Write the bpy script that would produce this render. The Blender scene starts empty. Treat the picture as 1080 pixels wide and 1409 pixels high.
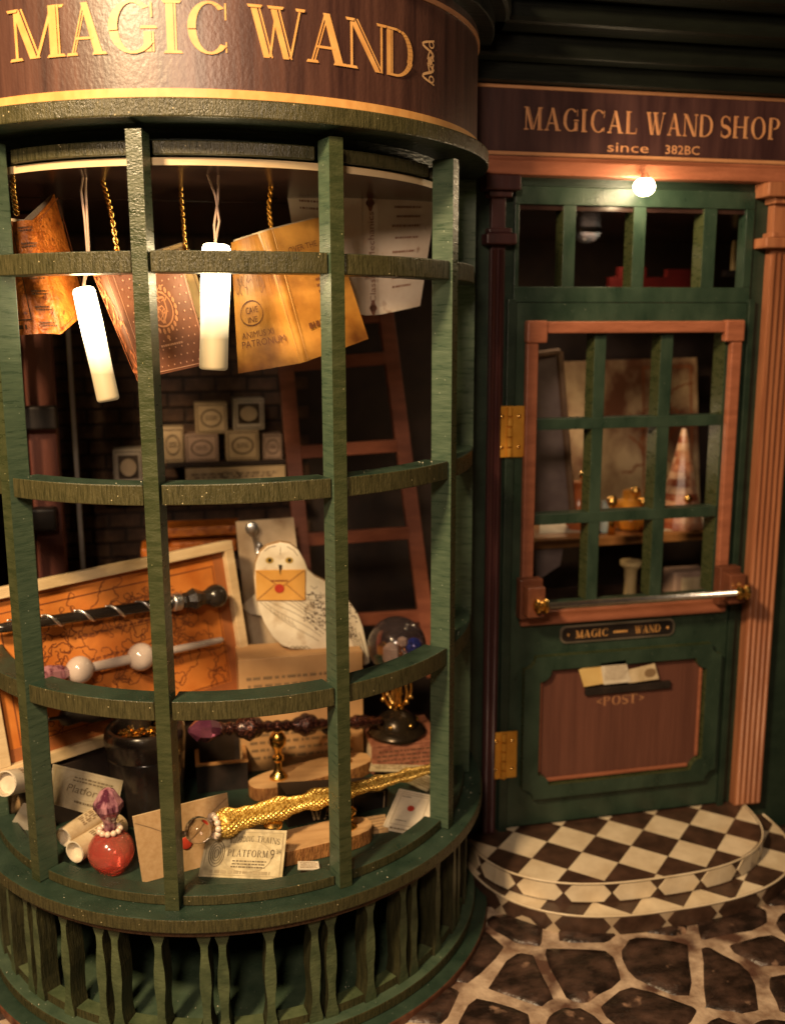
import bpy, math, random
from mathutils import Vector, Matrix
random.seed(7)
sc = bpy.context.scene
col = sc.collection
# ------------------------------------------------------------------ camera
CAM = Vector((-0.2053, -4.0208, 2.5)); F = 1350.9
def basis(p, y, r):
    p, y, r = map(math.radians, (p, y, r))
    f = Vector((math.sin(y)*math.cos(p), math.cos(y)*math.cos(p), -math.sin(p)))
    ri = Vector((math.cos(y), -math.sin(y), 0)); up = ri.cross(f)
    return f, ri*math.cos(r)+up*math.sin(r), -ri*math.sin(r)+up*math.cos(r)
FWD, RT, UP = basis(10.847, 12.57, -0.202)
cd = bpy.data.cameras.new('camera'); cam = bpy.data.objects.new('camera', cd); col.objects.link(cam)
cd.sensor_fit = 'VERTICAL'; cd.sensor_height = 36; cd.lens = F/1409*36; cd.clip_start = 0.05; cd.clip_end = 100
cam.matrix_world = Matrix(((RT.x, UP.x, -FWD.x, CAM.x), (RT.y, UP.y, -FWD.y, CAM.y), (RT.z, UP.z, -FWD.z, CAM.z), (0, 0, 0, 1)))
cd.dof.use_dof = True; cd.dof.focus_distance = 3.15; cd.dof.aperture_fstop = cd.lens/1000/0.029
sc.camera = cam
# ------------------------------------------------------------------ light (a lit miniature in a dark room)
w = bpy.data.worlds.new('World'); sc.world = w; w.use_nodes = True
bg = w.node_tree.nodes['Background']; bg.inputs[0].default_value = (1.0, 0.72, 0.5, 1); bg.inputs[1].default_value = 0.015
sc.view_settings.view_transform = 'Standard'; sc.view_settings.look = 'None'
sc.view_settings.exposure = 0.0; sc.view_settings.gamma = 1.0
def area(name, loc, target, size, power, colr):
    l = bpy.data.lights.new(name, 'AREA'); l.size = size; l.energy = power; l.color = colr
    o = bpy.data.objects.new(name, l); col.objects.link(o); o.location = loc
    o.rotation_euler = (Vector(target)-Vector(loc)).to_track_quat('-Z', 'Y').to_euler(); return o
def point(name, loc, r, power, colr):
    l = bpy.data.lights.new(name, 'POINT'); l.shadow_soft_size = r; l.energy = power; l.color = colr
    o = bpy.data.objects.new(name, l); col.objects.link(o); o.location = loc; return o
WARM = (1.0, 0.66, 0.34)
area('key_lamp', (-2.1, -3.6, 4.75), (0.1, -0.6, 1.6), 0.5, 400, (1.0, 0.70, 0.38))
area('fill_lamp', (-0.95, -5.0, 4.1), (0.4, -0.2, 1.2), 0.6, 115, (1.0, 0.74, 0.52))

# ------------------------------------------------------------------ pixel rays of the photograph (1080 x 1409) to points at a real depth
def ray(x, y): return FWD+RT*((x-540)/F)-UP*((y-704.5)/F)
def uy(x, y, Y=0.0): d = ray(x, y); return CAM+d*((Y-CAM.y)/d.y)
def uz(x, y, Z): d = ray(x, y); return CAM+d*((Z-CAM.z)/d.z)
def ucyl(x, y, r=1.0):
    d = ray(x, y); a = d.x**2+d.y**2; b = CAM.x*d.x+CAM.y*d.y; c = CAM.x**2+CAM.y**2-r*r
    return CAM+d*((-b-math.sqrt(max(b*b-a*c, 0)))/a)
def ang(p): return math.degrees(math.atan2(p.x, -p.y))
def cyl(a, r, z): a = math.radians(a); return Vector((r*math.sin(a), -r*math.cos(a), z))

# ------------------------------------------------------------------ materials
MATS = {}
def mat(name, c1, c2=None, rough=0.5, metal=0.0, scale=(8, 8, 8), bump=0.0, detail=4, lo=0.35, hi=0.65, bscale=None, coat=0.0,
        emit=None, trans=0.0, ior=1.45, spec=0.5, flecks=0.0, fcol=(0.5, 0.5, 0.4), rvar=0.0, wear=None):
    if name in MATS: return MATS[name]
    m = bpy.data.materials.new(name); m.use_nodes = True; nt = m.node_tree; N = nt.nodes; L = nt.links
    b = N['Principled BSDF']; b.inputs['Roughness'].default_value = rough; b.inputs['Metallic'].default_value = metal
    b.inputs['Coat Weight'].default_value = coat; b.inputs['Coat Roughness'].default_value = 0.15
    b.inputs['Transmission Weight'].default_value = trans; b.inputs['IOR'].default_value = ior
    b.inputs['Specular IOR Level'].default_value = spec
    c2 = c2 or tuple(min(1, v*1.25) for v in c1)
    tc = N.new('ShaderNodeTexCoord'); mp = N.new('ShaderNodeMapping'); mp.inputs['Scale'].default_value = scale
    L.new(tc.outputs['Object'], mp.inputs[0])
    n = N.new('ShaderNodeTexNoise'); n.inputs['Scale'].default_value = 1; n.inputs['Detail'].default_value = detail; n.inputs['Roughness'].default_value = 0.6
    L.new(mp.outputs[0], n.inputs['Vector'])
    r = N.new('ShaderNodeValToRGB'); r.color_ramp.elements[0].position = lo; r.color_ramp.elements[1].position = hi
    r.color_ramp.elements[0].color = (*c1, 1); r.color_ramp.elements[1].color = (*c2, 1)
    L.new(n.outputs[0], r.inputs[0]); out = r.outputs[0]
    if wear:
        n3 = N.new('ShaderNodeTexNoise'); n3.inputs['Scale'].default_value = wear[1]; n3.inputs['Detail'].default_value = 6
        L.new(tc.outputs['Object'], n3.inputs['Vector'])
        r3 = N.new('ShaderNodeValToRGB'); r3.color_ramp.elements[0].position = wear[2]; r3.color_ramp.elements[1].position = wear[2]+wear[3]
        L.new(n3.outputs[0], r3.inputs[0]); mx3 = N.new('ShaderNodeMix'); mx3.data_type = 'RGBA'
        L.new(r3.outputs[0], mx3.inputs['Factor']); L.new(out, mx3.inputs['A']); mx3.inputs['B'].default_value = (*wear[0], 1)
        out = mx3.outputs['Result']
    if flecks:
        v = N.new('ShaderNodeTexVoronoi'); v.inputs['Scale'].default_value = 34
        L.new(tc.outputs['Object'], v.inputs['Vector'])
        mth = N.new('ShaderNodeMath'); mth.operation = 'LESS_THAN'; mth.inputs[1].default_value = flecks
        L.new(v.outputs['Distance'], mth.inputs[0])
        mx = N.new('ShaderNodeMix'); mx.data_type = 'RGBA'; L.new(mth.outputs[0], mx.inputs['Factor'])
        L.new(out, mx.inputs['A']); mx.inputs['B'].default_value = (*fcol, 1); out = mx.outputs['Result']
    L.new(out, b.inputs['Base Color'])
    if rvar:
        mr = N.new('ShaderNodeMapRange'); mr.inputs['To Min'].default_value = max(0.02, rough-rvar); mr.inputs['To Max'].default_value = rough+rvar
        mr.inputs['From Min'].default_value = 0.3; mr.inputs['From Max'].default_value = 0.7
        L.new(n.outputs[0], mr.inputs['Value']); L.new(mr.outputs[0], b.inputs['Roughness'])
    if bump:
        mp2 = N.new('ShaderNodeMapping'); mp2.inputs['Scale'].default_value = bscale or tuple(s*3 for s in scale)
        L.new(tc.outputs['Object'], mp2.inputs[0])
        n2 = N.new('ShaderNodeTexNoise'); n2.inputs['Scale'].default_value = 1; n2.inputs['Detail'].default_value = 3; L.new(mp2.outputs[0], n2.inputs['Vector'])
        bp = N.new('ShaderNodeBump'); bp.inputs['Strength'].default_value = bump; bp.inputs['Distance'].default_value = 0.01
        L.new(n2.outputs[0], bp.inputs['Height']); L.new(bp.outputs[0], b.inputs['Normal'])
    if emit:
        b.inputs['Emission Color'].default_value = (*emit[0], 1); b.inputs['Emission Strength'].default_value = emit[1]
    MATS[name] = m; return m
GREEN = mat('green_paint', (0.017, 0.034, 0.023), (0.032, 0.056, 0.037), rough=0.36, scale=(9, 9, 5), bump=0.2, bscale=(160, 160, 60), flecks=0.045, fcol=(0.3, 0.33, 0.26), rvar=0.12)
GREENH = mat('green_paint_grain', (0.042, 0.070, 0.044), (0.070, 0.104, 0.064), rough=0.34, scale=(12, 12, 90), bump=0.15, bscale=(30, 30, 330), flecks=0.06, fcol=(0.35, 0.38, 0.3), rvar=0.12)
EDGE = mat('scorched_edge_paint', (0.032, 0.031, 0.013), (0.078, 0.068, 0.027), rough=0.33, scale=(180, 180, 20), bump=0.35, bscale=(300, 300, 110), flecks=0.07, fcol=(0.5, 0.42, 0.24), rvar=0.15)
EDGEV = mat('scorched_edge_upright', (0.032, 0.042, 0.017), (0.056, 0.064, 0.026), rough=0.32, scale=(14, 14, 60), bump=0.22, bscale=(110, 110, 210), flecks=0.06, fcol=(0.36, 0.33, 0.17), rvar=0.15)
CORN = mat('blackish_green_paint', (0.003, 0.004, 0.003), (0.007, 0.009, 0.006), spec=0.25, rough=0.5, scale=(3, 9, 9), bump=0.3, bscale=(12, 60, 90), flecks=0.02, fcol=(0.1, 0.11, 0.08))
DGREEN = mat('dark_green_paint', (0.010, 0.022, 0.015), (0.022, 0.038, 0.025), rough=0.42, scale=(4, 4, 9), bump=0.3, bscale=(30, 30, 120), flecks=0.025, fcol=(0.2, 0.22, 0.18))
BROWN = mat('terracotta_wood', (0.25, 0.085, 0.045), (0.34, 0.12, 0.065), rough=0.42, scale=(5, 5, 30), bump=0.25, bscale=(40, 40, 120))
BROWNV = mat('terracotta_fluted', (0.24, 0.085, 0.04), (0.36, 0.145, 0.07), rough=0.42, scale=(40, 40, 2), bump=0.2, bscale=(140, 140, 6))
MAROON = mat('maroon_wood', (0.035, 0.011, 0.012), (0.06, 0.018, 0.018), rough=0.45, scale=(20, 20, 2), bump=0.2)
SIGNB = mat('walnut_print', (0.035, 0.014, 0.012), (0.12, 0.052, 0.036), spec=0.8, rough=0.39, scale=(26, 26, 1.6), bump=0.12, bscale=(90, 90, 60), lo=0.3, hi=0.72)
SIGND = mat('dark_walnut_print', (0.030, 0.012, 0.013), (0.06, 0.026, 0.024), rough=0.42, scale=(20, 20, 2), bump=0.1)
ORANGE = mat('orange_print', (0.62, 0.30, 0.09), (0.72, 0.39, 0.13), rough=0.4, scale=(20, 20, 20))
ORANGED = mat('copper_print', (0.42, 0.19, 0.09), (0.5, 0.25, 0.12), rough=0.45)
CREAM = mat('cream_plywood', (0.62, 0.45, 0.25), (0.74, 0.57, 0.34), rough=0.55, scale=(6, 6, 30), bump=0.15)
PAPER = mat('aged_paper', (0.50, 0.38, 0.22), (0.68, 0.55, 0.36), rough=0.7, scale=(14, 14, 14), wear=((0.36, 0.24, 0.12), 7, 0.56, 0.25))
PAPERW = mat('pale_paper', (0.60, 0.52, 0.40), (0.74, 0.66, 0.52), rough=0.7, scale=(16, 16, 16), wear=((0.42, 0.32, 0.22), 9, 0.6, 0.2))
KRAFT = mat('kraft_paper', (0.42, 0.26, 0.12), (0.50, 0.33, 0.17), rough=0.75, scale=(60, 60, 60))
TICKET = mat('ticket_paper', (0.48, 0.39, 0.22), (0.70, 0.60, 0.38), rough=0.6, scale=(26, 26, 26), wear=((0.27, 0.22, 0.13), 16, 0.52, 0.2))
INK = mat('brown_ink', (0.07, 0.035, 0.018), (0.10, 0.05, 0.025), rough=0.7)
INKS = mat('soft_brown_ink', (0.22, 0.14, 0.07), (0.28, 0.18, 0.09), rough=0.7)
GOLD = mat('brass', (0.75, 0.42, 0.10), (0.95, 0.62, 0.2), rough=0.25, metal=1.0, scale=(12, 12, 12), bump=0.1)
HBRASS = mat('aged_brass', (0.62, 0.27, 0.03), (0.80, 0.40, 0.06), rough=0.35, metal=0.35, scale=(10, 10, 10), bump=0.2)
SILVER = mat('silver', (0.7, 0.7, 0.72), (0.92, 0.92, 0.92), rough=0.34, metal=1.0, scale=(30, 30, 30), bump=0.15)
BLACKG = mat('black_gloss', (0.016, 0.012, 0.010), (0.028, 0.021, 0.017), rough=0.24, coat=0.3)
BLACKM = mat('black_wood', (0.010, 0.008, 0.007), (0.03, 0.02, 0.016), rough=0.5)
RED = mat('red_wax', (0.40, 0.035, 0.02), (0.55, 0.06, 0.03), rough=0.4)
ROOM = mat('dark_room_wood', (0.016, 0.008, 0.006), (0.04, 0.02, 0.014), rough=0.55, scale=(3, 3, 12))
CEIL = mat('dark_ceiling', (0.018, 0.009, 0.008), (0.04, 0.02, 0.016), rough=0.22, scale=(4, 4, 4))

# ------------------------------------------------------------------ mesh helpers
class MB:
    def __init__(s): s.v = []; s.f = []; s.m = []
    def add(s, vs, fs, mi=0):
        k = len(s.v); s.v += [Vector(v) for v in vs]
        for f in fs: s.f.append(tuple(i+k for i in f)); s.m.append(mi)
        return s
    def box(s, x0, x1, y0, y1, z0, z1, mi=0, M=None):
        vs = [Vector((x, y, z)) for x in (x0, x1) for y in (y0, y1) for z in (z0, z1)]
        if M: vs = [M @ v for v in vs]
        return s.add(vs, [(0, 1, 3, 2), (4, 6, 7, 5), (0, 4, 5, 1), (2, 3, 7, 6), (0, 2, 6, 4), (1, 5, 7, 3)], mi)
    def prism(s, poly, y0, y1, M=None, mi=0, mside=None):
        n = len(poly); vs = [Vector((x, y0, z)) for x, z in poly]+[Vector((x, y1, z)) for x, z in poly]
        if M: vs = [M @ v for v in vs]
        s.add(vs, [tuple(range(n))], mi); k = len(s.v)-2*n
        for f in [tuple(range(2*n-1, n-1, -1))]: s.f.append(tuple(i+k for i in f)); s.m.append(mi)
        for i in range(n):
            j = (i+1) % n; s.f.append((k+i, k+n+i, k+n+j, k+j)); s.m.append(mi if mside is None else mside)
        return s
    def slab(s, poly, z0, z1, mi=0, mside=None):
        n = len(poly); k = len(s.v); s.v += [Vector((x, y, z0)) for x, y in poly]+[Vector((x, y, z1)) for x, y in poly]
        s.f.append(tuple(k+i for i in range(n-1, -1, -1))); s.m.append(mi); s.f.append(tuple(k+n+i for i in range(n))); s.m.append(mi)
        for i in range(n):
            j = (i+1) % n; s.f.append((k+i, k+j, k+n+j, k+n+i)); s.m.append(mi if mside is None else mside)
        return s
    def ring(s, r0, r1, z0, z1, a0, a1, n, mtop=0, mout=0, caps=True):
        k = len(s.v)
        for i in range(n+1):
            a = a0+(a1-a0)*i/n
            s.v += [cyl(a, r0, z0), cyl(a, r1, z0), cyl(a, r1, z1), cyl(a, r0, z1)]
        for i in range(n):
            p = k+4*i; q = p+4
            s.f += [(p, q, q+1, p+1), (p+1, q+1, q+2, p+2), (p+2, q+2, q+3, p+3), (p+3, q+3, q, p)]; s.m += [mtop, mout, mtop, mtop]
        if caps: s.f += [(k, k+1, k+2, k+3), (k+4*n+3, k+4*n+2, k+4*n+1, k+4*n)]; s.m += [mout, mout]
        return s
    def lathe(s, prof, p0, p1=None, n=24, mi=0):
        """prof: (t, r) with t along p0->p1 (0..1), or absolute height when p1 is None"""
        p0 = Vector(p0)
        if p1 is None: ax = Vector((0, 0, 1)); L = 1
        else: ax = Vector(p1)-p0; L = ax.length; ax = ax/L
        u = ax.orthogonal().normalized(); v = ax.cross(u); k = len(s.v)
        for t, r in prof:
            for i in range(n):
                a = 2*math.pi*i/n; s.v.append(p0+ax*(t*L)+u*(r*math.cos(a))+v*(r*math.sin(a)))
        for j in range(len(prof)-1):
            for i in range(n):
                a = k+j*n+i; b = k+j*n+(i+1) % n; s.f.append((a, b, b+n, a+n)); s.m.append(mi)
        s.f.append(tuple(k+i for i in range(n-1, -1, -1))); s.m.append(mi)
        s.f.append(tuple(k+(len(prof)-1)*n+i for i in range(n))); s.m.append(mi)
        return s
    def tube(s, pts, r, n=8, mi=0):
        pts = [Vector(p) for p in pts]; k = len(s.v); m = len(pts)
        for i, p in enumerate(pts):
            t = (pts[min(i+1, m-1)]-pts[max(i-1, 0)]).normalized()
            u = t.cross(Vector((0.13, 1, 0.07))).normalized(); v = t.cross(u)
            rr = r[i] if isinstance(r, (list, tuple)) else r
            for j in range(n):
                a = 2*math.pi*j/n; s.v.append(p+u*(rr*math.cos(a))+v*(rr*math.sin(a)))
        for i in range(m-1):
            for j in range(n):
                a = k+i*n+j; b = k+i*n+(j+1) % n; s.f.append((a, b, b+n, a+n)); s.m.append(mi)
        s.f.append(tuple(k+j for j in range(n))); s.m.append(mi); s.f.append(tuple(k+(m-1)*n+j for j in range(n-1, -1, -1))); s.m.append(mi)
        return s
    def ball(s, c, r, n=16, mi=0, sq=(1, 1, 1)):
        c = Vector(c); k = len(s.v); h = n//2
        for j in range(1, h):
            t = math.pi*j/h
            for i in range(n):
                a = 2*math.pi*i/n; s.v.append(c+Vector((r*sq[0]*math.sin(t)*math.cos(a), r*sq[1]*math.sin(t)*math.sin(a), r*sq[2]*math.cos(t))))
        top = len(s.v); s.v += [c+Vector((0, 0, r*sq[2])), c-Vector((0, 0, r*sq[2]))]
        for j in range(h-2):
            for i in range(n):
                a = k+j*n+i; b = k+j*n+(i+1) % n; s.f.append((a, a+n, b+n, b)); s.m.append(mi)
        for i in range(n):
            s.f.append((top, k+i, k+(i+1) % n)); s.m.append(mi)
            a = k+(h-2)*n+i; b = k+(h-2)*n+(i+1) % n; s.f.append((top+1, b, a)); s.m.append(mi)
        return s
def obj(name, mb, mats, parent=None, smooth=False, bevel=0.0, seg=2, **props):
    me = bpy.data.meshes.new(name); me.from_pydata([tuple(v) for v in mb.v], [], mb.f)
    if not isinstance(mats, (list, tuple)): mats = [mats]
    for m in mats: me.materials.append(m)
    me.polygons.foreach_set('material_index', [min(i, len(mats)-1) for i in mb.m])
    me.polygons.foreach_set('use_smooth', [bool(smooth)]*len(me.polygons))
    me.validate(); me.update()
    o = bpy.data.objects.new(name, me); col.objects.link(o)
    if parent is not None:
        o.parent = parent
        if parent.type == 'EMPTY': o.location = -Vector(parent.location)
    if bevel:
        b = o.modifiers.new('bevel', 'BEVEL'); b.width = bevel; b.segments = seg; b.limit_method = 'ANGLE'; b.angle_limit = 0.6
    if smooth == 'auto':
        try: me.set_sharp_from_angle(angle=0.7)
        except Exception: pass
    for k_, v_ in props.items(): o[k_] = v_
    if name in ('print', 'pattern', 'ink', 'feather_lines', 'speckles', 'fold_line', 'flap_line', 'emblem', 'pages', 'gold_filling', 'pearl_collar', 'lettering'): o['kind'] = 'stuff'
    return o
def thing(name, label, cat, loc=(0, 0, 0), group=None):
    o = bpy.data.objects.new(name, None); col.objects.link(o); o.location = loc; o.empty_display_size = 0.1
    o['label'] = label; o['category'] = cat
    if group: o['group'] = group
    return o
def tag(o, label, cat, group=None):
    o['label'] = label; o['category'] = cat
    if group: o['group'] = group
    return o
def frame_of(bl, br, tl):
    """matrix with X along the bottom edge, Z up the left edge, Y away; origin at bl; returns M, width, height"""
    bl, br, tl = Vector(bl), Vector(br), Vector(tl); x = (br-bl); wd = x.length; x.normalize()
    z = (tl-bl); ht = z.length; z = (z-x*z.dot(x)).normalized(); y = z.cross(x)
    M = Matrix(((x.x, y.x, z.x, bl.x), (x.y, y.y, z.y, bl.y), (x.z, y.z, z.z, bl.z), (0, 0, 0, 1)))
    return M, wd, ht
def lying(c, wd, dp, rot, z, tilt=0.0):
    """matrix for a sheet lying on z: X = reading direction, Z = up the page, Y = downwards through it"""
    a = math.radians(rot); t = math.radians(tilt)
    x = Vector((math.cos(a), math.sin(a), 0)); g = Vector((-math.sin(a), math.cos(a), 0)); zz = g*math.cos(t)+Vector((0, 0, math.sin(t)))
    y = zz.cross(x); o = Vector((c[0], c[1], z))-x*(wd/2)-g*(dp/2*math.cos(t))
    return Matrix(((x.x, y.x, zz.x, o.x), (x.y, y.y, zz.y, o.y), (x.z, y.z, zz.z, o.z), (0, 0, 0, 1)))

# ------------------------------------------------------------------ lettering: serif capitals from strokes, small print from the built-in face
_c = [0]
def bar(x0, y0, x1, y1, w0, w1=None):
    w1 = w0 if w1 is None else w1
    return [(x0-w0/2, y0), (x0+w0/2, y0), (x1+w1/2, y1), (x1-w1/2, y1)]
def ser(x, y, w, h=0.055): return [(x-w/2, y), (x+w/2, y), (x+w/2*0.8, y+h), (x-w/2*0.8, y+h)] if y < 0.5 else [(x-w/2*0.8, y-h), (x+w/2*0.8, y-h), (x+w/2, y), (x-w/2, y)]
def arc(cx, cy, rx, ry, a0, a1, wx, wy, n=18):
    out = []
    for i in range(n):
        p = []
        for j in (i, i+1):
            a = math.radians(a0+(a1-a0)*j/n); p.append(((cx+rx*math.cos(a), cy+ry*math.sin(a)), (cx+(rx-wx)*math.cos(a), cy+(ry-wy)*math.sin(a))))
        out.append([p[0][0], p[1][0], p[1][1], p[0][1]])
    return out
def ribbon(pts, ws):
    out = []; n = len(pts); L = []
    for i in range(n):
        a = pts[max(i-1, 0)]; b = pts[min(i+1, n-1)]; dx, dy = b[0]-a[0], b[1]-a[1]; l = math.hypot(dx, dy) or 1
        L.append(((pts[i][0]-dy/l*ws[i]/2, pts[i][1]+dx/l*ws[i]/2), (pts[i][0]+dy/l*ws[i]/2, pts[i][1]-dx/l*ws[i]/2)))
    for i in range(n-1): out.append([L[i][0], L[i+1][0], L[i+1][1], L[i][1]])
    return out
TK, TN, GP = 0.15, 0.055, 0.035
def stem(x, y0=0, y1=1): return [bar(x-0.045, y0, x-0.045, y1, 0.135), bar(x+0.055, y0, x+0.055, y1, 0.035)]
def diag(x0, y0, x1, y1): return [bar(x0-0.03, y0, x1-0.03, y1, 0.13), bar(x0+0.085, y0, x1+0.085, y1, 0.035)]
def S_pts():
    pts = []; ws = []
    for i in range(13): a = math.radians(20+250*i/12); pts.append((0.33+0.24*math.cos(a), 0.74+0.23*math.sin(a))); ws.append(0.06+0.11*max(0, (i-4)/8))
    for i in range(1, 13): a = math.radians(90-250*i/12); pts.append((0.33+0.26*math.cos(a), 0.26+0.23*math.sin(a))); ws.append(0.17-0.11*max(0, (i-3)/9))
    return ribbon(pts, ws)
G = {
 'M': (1.06, [bar(0.15, 0, 0.15, 1, TN), *diag(0.2, 1, 0.50, 0.02), bar(0.55, 0.02, 0.86, 1, TN), *stem(0.9), ser(0.15, 0, 0.27), ser(0.9, 0, 0.33), ser(0.12, 1, 0.22), ser(0.93, 1, 0.26)]),
 'A': (0.95, [bar(0.13, 0, 0.45, 1, 0.035), bar(0.19, 0, 0.48, 0.9, 0.03), bar(0.76, 0, 0.47, 1, 0.19, 0.15), [(0.25, 0.30), (0.66, 0.30), (0.66, 0.35), (0.25, 0.35)], ser(0.15, 0, 0.27), ser(0.78, 0, 0.34)]),
 'G': (0.95, [*arc(0.50, 0.5, 0.44, 0.51, 48, 325, 0.17, 0.05), *stem(0.80, 0.03, 0.42), ser(0.78, 0.47, 0.32), bar(0.84, 0.68, 0.84, 0.97, 0.035)]),
 'I': (0.46, [*stem(0.22), ser(0.22, 0, 0.36), ser(0.22, 1, 0.36)]),
 'C': (0.92, [*arc(0.50, 0.5, 0.44, 0.51, 48, 318, 0.17, 0.05), bar(0.82, 0.66, 0.82, 0.98, 0.035), bar(0.82, 0.04, 0.82, 0.24, 0.03)]),
 'L': (0.74, [*stem(0.22), ser(0.22, 0, 0.34), ser(0.22, 1, 0.34), [(0.2, 0), (0.66, 0), (0.66, 0.05), (0.2, 0.05)], bar(0.64, 0, 0.68, 0.25, 0.035)]),
 'W': (1.3, [*diag(0.17, 1, 0.43, 0), bar(0.63, 1, 0.47, 0.02, 0.045), *diag(0.58, 1, 0.84, 0), bar(1.13, 1, 0.90, 0.02, 0.045), ser(0.17, 1, 0.32), ser(0.60, 1, 0.36), ser(1.13, 1, 0.22)]),
 'N': (1.0, [bar(0.16, 0, 0.16, 1, TN), *diag(0.2, 1, 0.80, 0.0), bar(0.86, 0, 0.86, 1, TN), ser(0.16, 0, 0.26), ser(0.86, 1, 0.26), ser(0.12, 1, 0.2)]),
 'D': (0.98, [*stem(0.2), *arc(0.36, 0.5, 0.56, 0.5, -90, 90, 0.17, 0.05), [(0.1, 0), (0.4, 0), (0.4, 0.05), (0.1, 0.05)], [(0.1, 0.95), (0.4, 0.95), (0.4, 1), (0.1, 1)]]),
 'S': (0.68, [*S_pts(), bar(0.57, 0.7, 0.57, 0.97, 0.03), bar(0.09, 0.04, 0.09, 0.3, 0.03)]),
 'H': (1.0, [*stem(0.2), *stem(0.8), ser(0.2, 0, 0.32), ser(0.2, 1, 0.32), ser(0.8, 0, 0.32), ser(0.8, 1, 0.32), [(0.2, 0.48), (0.8, 0.48), (0.8, 0.53), (0.2, 0.53)]]),
 'O': (1.0, [*arc(0.5, 0.5, 0.44, 0.51, 0, 360, 0.17, 0.05, 28)]),
 'P': (0.8, [*stem(0.2), ser(0.2, 0, 0.34), *arc(0.34, 0.73, 0.38, 0.27, -90, 90, 0.16, 0.05), [(0.1, 0.95), (0.36, 0.95), (0.36, 1), (0.1, 1)]]),
 'T': (0.86, [*stem(0.43), ser(0.43, 0, 0.34), [(0.05, 0.94), (0.81, 0.94), (0.81, 1), (0.05, 1)], bar(0.06, 0.76, 0.05, 1, 0.035), bar(0.80, 0.76, 0.81, 1, 0.035)]),
 'F': (0.74, [*stem(0.22), ser(0.22, 0, 0.34), [(0.1, 0.94), (0.66, 0.94), (0.66, 1), (0.1, 1)], bar(0.64, 0.76, 0.65, 1, 0.035), [(0.2, 0.48), (0.52, 0.48), (0.52, 0.53), (0.2, 0.53)]]),
 'Z': (0.8, [[(0.08, 0.94), (0.72, 0.94), (0.72, 1), (0.08, 1)], [(0.08, 0), (0.74, 0), (0.74, 0.06), (0.08, 0.06)], bar(0.15, 0, 0.62, 1, 0.17)]),
 'R': (0.9, [*stem(0.2), ser(0.2, 0, 0.34), *arc(0.34, 0.75, 0.34, 0.25, -90, 90, 0.15, 0.05), [(0.1, 0.95), (0.36, 0.95), (0.36, 1), (0.1, 1)], bar(0.44, 0.5, 0.76, 0, 0.15), ser(0.78, 0, 0.24)]),
}
def serif(mb, text, f, u0, u1, v0, h, track=0.06, eps=0.0004, mi=0):
    """lay serif capitals between u0 and u1 (baseline v0, height h); f(u, v, lift) gives the point"""
    wds = [G[c][0] if c != ' ' else 0.45 for c in text]; tot = sum(wds)+track*(len(text)-1); k = (u1-u0)/tot; x = 0
    for c, wd in zip(text, wds):
        if c != ' ':
            for i, q in enumerate(G[c][1]):
                mb.add([f(u0+(x+px)*k, v0+py*h, (i % 9)*eps) for px, py in q], [tuple(range(len(q)))], mi)
        x += wd+track
_tcache = {}
def small(mb, text, f, u0, v0, h, u1=None, mi=0, shear=0.0, mirror=False):
    if text not in _tcache:
        cu = bpy.data.curves.new('t', 'FONT'); cu.body = text; cu.size = 1; cu.resolution_u = 2; cu.shear = shear
        o = bpy.data.objects.new('t', cu); me = o.to_mesh(); vs = [(v.co.x, v.co.y) for v in me.vertices]; fs = [tuple(p.vertices) for p in me.polygons]
        o.to_mesh_clear(); bpy.data.objects.remove(o); bpy.data.curves.remove(cu); _tcache[text] = (vs, fs)
    vs, fs = _tcache[text]
    if not vs: return
    mx = max(v[0] for v in vs) or 1; k = h/0.72; kx = k if u1 is None else (u1-u0)/mx
    mb.add([f(u0+(x*kx), v0+y*k, 0) for x, y in vs], fs, mi)
def greek(mb, f, u0, u1, v0, v1, rows, rng, h=0.5, mi=0, fill=0.85):
    """rows of small broken dashes: print too small to read"""
    for r in range(rows):
        v = v1-(r+0.5)*(v1-v0)/rows; hh = (v1-v0)/rows*h; u = u0+rng.random()*0.05*(u1-u0); end = u0+(u1-u0)*(fill+(1-fill)*rng.random())
        while u < end:
            l = (u1-u0)*rng.uniform(0.02, 0.09); mb.add([f(u, v-hh/2, 0), f(min(u+l, end), v-hh/2, 0), f(min(u+l, end), v+hh/2, 0), f(u, v+hh/2, 0)], [(0, 1, 2, 3)], mi)
            u += l+(u1-u0)*rng.uniform(0.012, 0.03)
def onplane(M, lift=0.0015):
    return lambda u, v, e=0: M @ Vector((u, -lift-e, v))
def linebox(mb, f, u0, u1, v0, v1, t, mi=0):
    for a, b, c, d in ((u0, u1, v0, v0+t), (u0, u1, v1-t, v1), (u0, u0+t, v0+t, v1-t), (u1-t, u1, v0+t, v1-t)):
        mb.add([f(a, c, 0), f(b, c, 0), f(b, d, 0), f(a, d, 0)], [(0, 1, 2, 3)], mi)
def ellring(mb, f, cu, cv, ru, rv, t, n=28, mi=0, lift=0):
    for i in range(n):
        a, b = 2*math.pi*i/n, 2*math.pi*(i+1)/n
        mb.add([f(cu+ru*math.cos(a), cv+rv*math.sin(a), lift), f(cu+ru*math.cos(b), cv+rv*math.sin(b), lift),
                f(cu+(ru-t)*math.cos(b), cv+(rv-t)*math.sin(b), lift), f(cu+(ru-t)*math.cos(a), cv+(rv-t)*math.sin(a), lift)], [(0, 1, 2, 3)], mi)
def disc(mb, f, cu, cv, ru, rv, n=20, mi=0, lift=0):
    mb.add([f(cu+ru*math.cos(2*math.pi*i/n), cv+rv*math.sin(2*math.pi*i/n), lift) for i in range(n)], [tuple(range(n))], mi)
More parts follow.
